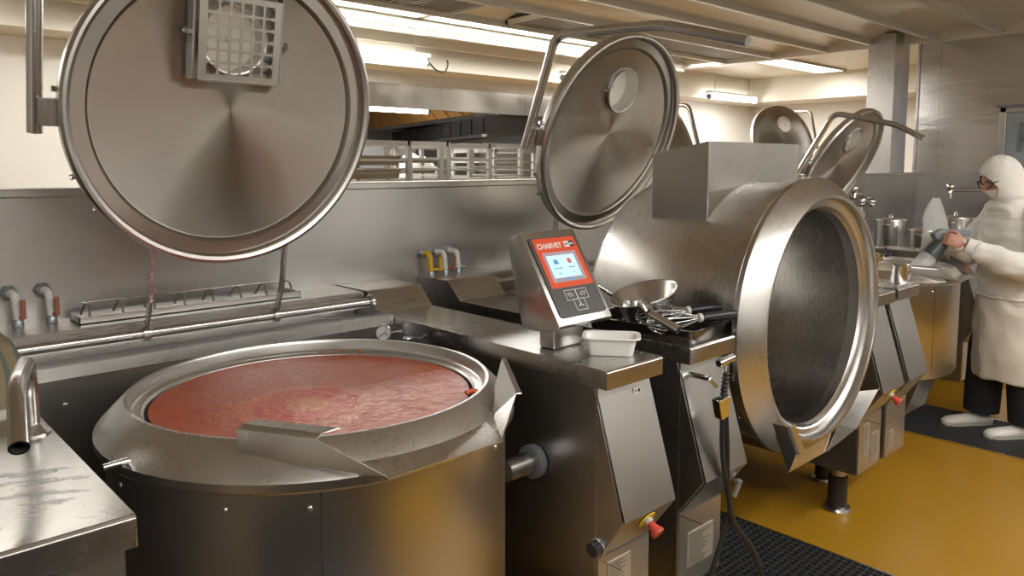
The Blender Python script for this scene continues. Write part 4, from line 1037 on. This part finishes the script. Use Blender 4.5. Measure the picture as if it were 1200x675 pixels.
b2 = bmesh.new(); bmesh.ops.create_icosphere(b2, subdivisions=4, radius=1)
for v in b2.verts:
    n = .12*math.sin(5*v.co.x+3*v.co.z)+.08*math.sin(9*v.co.y+4*v.co.x); v.co = v.co*(1+n); v.co = Vector((v.co.x*.28, v.co.y*.24, v.co.z*.42 + 1.24))
tag(new_mesh('cloth_bundle', b2, cloth_mat('sheet_white', (.75, .75, .74)), smooth=80, loc=(3.62, 4.95, .0)), 'white plastic sheet bundle behind the trolleys', 'sheet')
tag(new_mesh('bundle_stand', box(3.4, 3.9, 4.75, 5.15, 0, .78, .01), ST_V), 'steel stand under the white sheet bundle', 'stand')

# ---- extraction hood with orange filters in the next room
t = thing('extraction_hood', 'slanted kitchen hood with orange lit filters in next room', 'hood', (6.20, 6.9, 2.25), (0, 0, math.radians(74.7)))
HM = Matrix.Rotation(math.radians(50), 4, 'X')
def slab(x0, x1, v0, v1, w0, w1):
    q = box(x0, x1, v0, v1, w0, w1); bmesh.ops.transform(q, matrix=HM, verts=q.verts); return q
part('filter_bed', slab(0, 5.2, 0, .56, .0, .02), DARK, t)
OF = plain('orange_filter', (.75, .45, .13), .35, .2, noise=.15)
for k in range(11):
    q = B(); x0 = .03+k*.47
    for j in range(12): bx(q, x0+j*.034, x0+j*.034+.022, .02, .54, -.02, -.004)
    bmesh.ops.transform(q, matrix=HM, verts=q.verts); q.normal_update(); part('filter', q, OF, t)
part('gutter', box(-.05, 5.2, -.06, .03, -.05, .03, .008), ST_TUBE, t)
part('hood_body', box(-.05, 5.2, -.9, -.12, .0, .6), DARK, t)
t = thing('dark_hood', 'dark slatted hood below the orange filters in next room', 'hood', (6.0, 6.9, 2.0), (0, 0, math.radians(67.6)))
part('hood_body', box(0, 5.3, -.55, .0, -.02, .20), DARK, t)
for k in range(11): part('hood_slat', box(.04+k*.47, .04+k*.47+.40, .0, .015, .0, .17), plain('dark_slat', (.06, .065, .07), .4, .5), t)
part('drip_edge', box(0, 5.3, -.02, .04, -.05, -.02), ST_TUBE, t)
for k, (x, y) in enumerate(((5.3, 9.4), (7.6, 8.8))):
    tag(new_mesh('kitchen_partition', box(x, x+1.5, y, y+.08, 0, 1.95), plain('pale_blue_panel', (.45, .52, .58), .4, noise=.04), smooth=None), ['pale blue panel in the next room left of the second lid', 'pale blue panel in the next room behind the second lid edge'][k], 'panel', 'pale panels in the next room')

# ================================================================= THE COOK
PR = thing('person', 'cook in white hooded coat and apron leaning over the rear kettle', 'person', (5.31, 1.26, 0), (0, 0, math.radians(-130)))
# local frame: facing -Y, person's left = +X
def skin_mesh(name, joints, edges, mat, parent, sub=2, label=None):
    me = bpy.data.meshes.new(name); me.from_pydata([j[:3] for j in joints], edges, [])
    o = bpy.data.objects.new(name, me); COL.objects.link(o); me.materials.append(mat)
    md = o.modifiers.new('s', 'SKIN'); md.use_smooth_shade = True
    for i, j in enumerate(joints):
        sv = me.skin_vertices[0].data[i]; sv.radius = (j[3], j[4] if len(j) > 4 else j[3]); sv.use_root = (i == 0)
    ss = o.modifiers.new('u', 'SUBSURF'); ss.levels = sub; ss.render_levels = sub
    o.parent = parent
    if label: o['label'] = label
    return o
# body (continuous): pelvis root, spine, legs, arms
J = [(0, .02, .93, .15, .12), (0, .03, 1.08, .15, .12), (0, .03, 1.25, .17, .12), (0, -.03, 1.37, .10, .08), (0, -.08, 1.43, .055), (0, -.12, 1.49, .065, .075), (0, -.13, 1.55, .060, .07),
     (.10, .02, .86, .095), (.11, -.01, .50, .065), (.12, .03, .11, .045), (-.10, .02, .86, .095), (-.11, -.09, .50, .065), (-.12, -.09, .11, .045),
     (.17, -.02, 1.325, .06), (.25, -.06, 1.06, .047), (.20, -.28, 1.08, .038), (.13, -.43, 1.165, .028),
     (-.17, -.02, 1.325, .06), (-.25, -.10, 1.09, .047), (-.12, -.33, 1.12, .038), (-.03, -.40, 1.17, .028)]
E_ = [(0, 1), (1, 2), (2, 3), (3, 4), (4, 5), (5, 6), (0, 7), (7, 8), (8, 9), (0, 10), (10, 11), (11, 12), (3, 13), (13, 14), (14, 15), (15, 16), (3, 17), (17, 18), (18, 19), (19, 20)]
body = skin_mesh('body', J, E_, SKIN, PR); apply_mods(body)
# head with a face
def head():
    b2 = bmesh.new(); bmesh.ops.create_uvsphere(b2, u_segments=40, v_segments=28, radius=1)
    for v in b2.verts:
        x, y, z = v.co; w = .078; d = .098; h = .118
        nx, ny, nz = x*w, y*d, z*h
        if z < -.1: nx *= 1-.28*(-z-.1); ny *= 1-.12*(-z)
        if y < 0:
            f = max(0, -y)
            nose = math.exp(-((x/.16)**2))*math.exp(-(((z+.12)/.20)**2))*f; ny -= .024*nose
            eye = (math.exp(-(((abs(x)-.38)/.16)**2)))*math.exp(-(((z-.08)/.10)**2))*f; ny += .012*eye
            brow = math.exp(-(((z-.24)/.08)**2))*f; ny -= .004*brow
            lips = math.exp(-((x/.28)**2))*math.exp(-(((z+.50)/.05)**2))*f+math.exp(-((x/.25)**2))*math.exp(-(((z+.62)/.05)**2))*f; ny -= .006*lips
            chin = math.exp(-((x/.3)**2))*math.exp(-(((z+.88)/.14)**2)); ny -= .012*chin
        v.co = (nx, ny, nz)
    return b2
HM_ = Matrix.Translation((0, -.145, 1.525)) @ Matrix.Rotation(math.radians(20), 4, 'X')
hb = head(); bmesh.ops.transform(hb, matrix=HM_, verts=hb.verts)
me = bpy.data.meshes.new('tmp'); hb.to_mesh(me); hb.free(); bb = bmesh.new(); bb.from_mesh(body.data); bb.from_mesh(me)
# hands: palm + fingers, added to the body mesh and fused by remesh
def hand(bm, wrist, d, up, side, curl=1.0):
    """wrist pos, forward dir d, palm normal up (back of the hand), side = thumb direction"""
    w = Vector(wrist); d = Vector(d).normalized(); side = (Vector(side)-d*Vector(side).dot(d)).normalized(); nrm = d.cross(side).normalized()
    if nrm.dot(Vector(up)) < 0: nrm = -nrm
    b2 = bmesh.new(); bmesh.ops.create_uvsphere(b2, u_segments=16, v_segments=10, radius=1)
    M = Matrix(((d.x*.048, side.x*.040, nrm.x*.016, 0), (d.y*.048, side.y*.040, nrm.y*.016, 0), (d.z*.048, side.z*.040, nrm.z*.016, 0), (0, 0, 0, 1))); M.translation = w+d*.045
    merge(bm, b2, M)
    for k, (off, L) in enumerate(((.028, .070), (.0095, .078), (-.0095, .072), (-.028, .058))):
        p = w+d*.080+side*off; pts = [p-d*.02]; a = .35
        cur = p; 
        for s in range(3):
            a += .55*curl; dd = d*math.cos(a)-nrm*math.sin(a); cur = cur+dd*(L*(.42, .32, .26)[s]); pts.append(cur)
        pts.insert(1, p)
        tube(bm, pts, .009, 10, radii=[.0095, .0095, .0092, .0085, .0072]); sph(bm, pts[-1], .0072, 8)
    pts = [w+d*.025+side*.028, w+d*.050+side*.052-nrm*.012, w+d*.075+side*.056-nrm*.030, w+d*.092+side*.045-nrm*.045]
    tube(bm, pts, .010, 10, radii=[.012, .011, .010, .0085]); sph(bm, pts[-1], .0085, 8)
hand(bb, (.13, -.43, 1.165), (-.35, -.90, .35), (.75, -.1, .6), (-.2, .3, 1))
hand(bb, (-.03, -.40, 1.17), (.25, -.95, .15), (0, 0, 1), (1, .2, 0), .9)
bb.to_mesh(body.data); bb.free(); bpy.data.meshes.remove(me)
rm = body.modifiers.new('r', 'REMESH'); rm.mode = 'VOXEL'; rm.voxel_size = .0045; rm.use_smooth_shade = True
apply_mods(body)

def loft(name, secs, mat, parent, n=40, extra=None, voxel=.010, thick=0, disp=.006, seed=0):
    """closed stack of ellipse sections (cx, cy, z, rx, ry)"""
    b = bmesh.new(); rings = []
    for (cx, cy, z, rx, ry) in secs:
        rings.append([b.verts.new((cx+rx*math.cos(2*PI*k/n)*(1 if True else 0), cy+ry*math.sin(2*PI*k/n), z)) for k in range(n)])
    for a, c in zip(rings, rings[1:]):
        for k in range(n): b.faces.new((a[k], a[(k+1) % n], c[(k+1) % n], c[k]))
    b.faces.new(rings[0][::-1]); b.faces.new(rings[-1])
    if extra: extra(b)
    bmesh.ops.recalc_face_normals(b, faces=b.faces)
    o = new_mesh(name, b, mat, parent)
    r = o.modifiers.new('r', 'REMESH'); r.mode = 'VOXEL'; r.voxel_size = voxel; r.use_smooth_shade = True
    sm = o.modifiers.new('sm', 'SMOOTH'); sm.iterations = 8; sm.factor = .6
    apply_mods(o)
    if disp:
        for v in o.data.vertices:
            p = v.co; q = Vector((p.x*5+seed, p.y*5, p.z*(4 if name == 'apron' else 11)))
            k = 1-abs(mnoise.noise(q))*3.2+.5*mnoise.noise(q*2.6)
            v.co = p+v.normal*disp*2.2*k
    return o
def sleeves(b):
    tube(b, [(.13, -.01, 1.345), (.19, -.015, 1.315), (.26, -.03, 1.20), (.275, -.05, 1.08), (.260, -.13, 1.035), (.225, -.25, 1.07), (.155, -.385, 1.145)], .07, 20, radii=[.075, .092, .095, .096, .092, .078, .050])
    tube(b, [(-.13, -.01, 1.345), (-.20, -.015, 1.31), (-.26, -.05, 1.19), (-.265, -.10, 1.09), (-.22, -.20, 1.07), (-.13, -.30, 1.11), (-.055, -.375, 1.155)], .07, 20, radii=[.075, .09, .09, .088, .082, .070, .048])
coat = loft('coat', [(0, .02, .74, .225, .190), (0, .015, .82, .23, .20), (0, .0, .95, .215, .205), (0, .0, 1.08, .215, .205), (0, -.005, 1.20, .215, .20), (0, -.01, 1.28, .205, .18), (0, -.03, 1.345, .165, .14), (0, -.06, 1.40, .10, .10), (0, -.08, 1.43, .085, .08)], COAT, PR, extra=sleeves, disp=.0045)
for w, d in (((.135, -.418, 1.160), (.163, -.365, 1.137)), ((-.040, -.392, 1.168), (-.062, -.36, 1.148))):
    part('cuff', tube(B(), [w, d], .05, 20, radii=[.044, .050]), COAT, PR, 60)
apron = loft('apron', [(0, .01, .34, .235, .205), (0, .01, .50, .245, .210), (0, .01, .70, .240, .210), (0, .01, .80, .232, .208), (0, .01, .85, .226, .204)], APRON, PR, disp=.005, seed=2)
part('apron_string', tube(B(), [(.235*math.cos(a), .01+.213*math.sin(a), .84) for a in [k*PI/16-.3 for k in range(34)]], .006, 8), APRON, PR, 60)
tr = B()
tube(tr, [(.10, .02, .80), (.11, .0, .50), (.12, .03, .10)], .1, 24, radii=[.12, .105, .10])
tr2 = tr; tube(tr2, [(-.10, .02, .80), (-.11, -.08, .50), (-.12, -.09, .10)], .1, 24, radii=[.12, .105, .10])
o = new_mesh('trousers', tr2, TROUSER, PR, 60)
def shoe(x, y, s=1):
    b = B(); n = 24
    secs = [(.10, .034, .05), (.06, .042, .075), (0, .044, .075), (-.06, .046, .062), (-.12, .050, .055), (-.17, .046, .048), (-.20, .030, .035), (-.208, .012, .02)]
    b2 = bmesh.new(); rings = []
    for (yy, hw, hh) in secs:
        rings.append([b2.verts.new((x+hw*math.cos(2*PI*k/n), y+yy, max(.004, hh*.5+.008+hh*.55*math.sin(2*PI*k/n)))) for k in range(n)])
    for a, c in zip(rings, rings[1:]):
        for k in range(n): b2.faces.new((a[k], a[(k+1) % n], c[(k+1) % n], c[k]))
    b2.faces.new(rings[0]); b2.faces.new(rings[-1]); bmesh.ops.recalc_face_normals(b2, faces=b2.faces); merge(b, b2)
    sh = part('shoe', b, SHOE, PR, 60)
    sole = B(); pl = [(x+hw*1.06*sg, y+yy) for sg, rng in ((1, secs), (-1, secs[::-1])) for (yy, hw, hh) in rng]
    prism(sole, pl, .0, .018, 'XY'); part('sole', sole, plain('shoe_sole', (.40, .38, .33), .6), sh)
    part('sock', cyl(B(), (x, y+.045, .07), (x, y+.045, .13), .048, 20), SOCK, PR, 50)
shoe(.12, -.02); shoe(-.12, -.13)
# hood around the head, open at the face
def hood():
    b2 = bmesh.new(); bmesh.ops.create_uvsphere(b2, u_segments=80, v_segments=60, radius=1)
    for v in b2.verts:
        x, y, z = v.co; v.co = (x*.100, y*.122+.016, z*.142+.006)
        if z < -.3: v.co.x *= 1+.22*(-z-.3); v.co.y *= 1+.1*(-z-.3)
    dl = [f for f in b2.faces if f.calc_center_median().y < -.045 and (f.calc_center_median().x/.068)**2+((f.calc_center_median().z+.012)/.080)**2 < 1]
    bmesh.ops.delete(b2, geom=dl, context='FACES')
    for v in b2.verts:
        p = v.co; q = Vector((p.x*14, p.y*14, p.z*22)); v.co = p*(1+.05*(.4-abs(mnoise.noise(q))))
    bmesh.ops.solidify(b2, geom=list(b2.faces), thickness=.003)
    bmesh.ops.transform(b2, matrix=HM_, verts=b2.verts); return b2
part('hood', hood(), COAT, PR, 80)
loft('hood_collar', [(0, .0, 1.30, .215, .185), (0, -.015, 1.345, .18, .165), (0, -.045, 1.39, .135, .14), (0, -.07, 1.42, .110, .115), (0, -.085, 1.46, .10, .10)], COAT, PR, disp=.006, seed=5)
# mask
b2 = head()
bmesh.ops.delete(b2, geom=[f for f in b2.faces if not (f.calc_center_median().z < -.022 and f.calc_center_median().y < .02)], context='FACES')
for v in b2.verts: v.co = Vector((v.co.x*1.09, v.co.y*1.09, (v.co.z+.05)*1.05-.05))
bmesh.ops.solidify(b2, geom=list(b2.faces), thickness=.002)
bmesh.ops.transform(b2, matrix=HM_, verts=b2.verts)
part('face_mask', b2, COAT, PR, 80)
# glasses
gl = B()
def T(p): return HM_ @ Vector(p)
for s in (-1, 1):
    ring = [T((s*.034+.029*math.cos(a), -.100+.010*math.cos(a)**2, .012+.021*math.sin(a))) for a in [k*2*PI/20 for k in range(21)]]
    tube(gl, ring, .0038, 8); tube(gl, [T((s*.062, -.092, .020)), T((s*.078, -.05, .020)), T((s*.080, .0, .014))], .0038, 8)
tube(gl, [T((-.008, -.106, .016)), T((.008, -.106, .016))], .0038, 8)
part('glasses', gl, BLACK_PL, PR, 60)
b = B(); 
for s in (-1, 1): sph(b, T((s*.034, -.074, .012)), .011, 12)
part('eyes', b, plain('eye_white', (.7, .68, .64), .2), PR, 60); b = B()
for s in (-1, 1): sph(b, T((s*.034, -.0825, .012)), .005, 10)
part('iris', b, PRINT, PR, 60)

# handheld funnel dispenser and bag
PM = Matrix.Translation(PR.location) @ Matrix.Rotation(math.radians(-130), 4, 'Z')
t = thing('hand_dispenser', 'dark grey hand dispenser with clear tube held over the kettle', 'dispenser', PM @ Vector((.03, -.49, 1.20)), (0, 0, math.radians(-130)))
b = prism(B(), [(.16, .035), (-.02, .045), (-.07, .02), (-.055, -.02), (.0, -.02), (.15, .005)], -.028, .028, 'YZ', bev=.008)
part('grip_body', b, GREY_PL, t, 40)
part('dark_collar', cyl(B(), (0, -.03, -.01), (0, .01, -.115), .05, 28, r1=.058), plain('charcoal_plastic', (.05, .055, .06), .4), t, 40) if 0 else part('dark_collar', cyl(B(), (.01, -.02, -.04), (.01, -.085, -.115), .045, 28, r1=.055), plain('charcoal_plastic', (.05, .055, .06), .4), t, 40)
part('clear_tube', tube(B(), [(.01, -.08, -.11), (.01, -.175, -.215)], .05, 28, cap=False), CLEAR, t, 50)
# clear bag
b2 = bmesh.new(); n = 24; rows = 12; rings = []
for j in range(rows+1):
    v = j/rows; z = -.13+.33*v; wd = .085*(1-.75*max(0, v-.6)/.4)+.006*math.sin(9*v); dp = .03*(1-.7*v)+.004
    rings.append([b2.verts.new((dp*math.sin(2*PI*k/n)+.004*math.sin(5*k+3*j), wd*math.cos(2*PI*k/n)+.01*math.sin(3*v*2), z)) for k in range(n)])
for a, c in zip(rings, rings[1:]):
    for k in range(n): b2.faces.new((a[k], a[(k+1) % n], c[(k+1) % n], c[k]))
bag = new_mesh('plastic_bag', b2, plain('bag_clear', (.80, .82, .80), .2, alpha=.42, noise=.05), smooth=70, loc=PM @ Vector((-.10, -.46, 1.22)), rot=(0, 0, math.radians(-130)))
tag(bag, 'crumpled clear plastic bag standing behind the cook hand', 'bag')
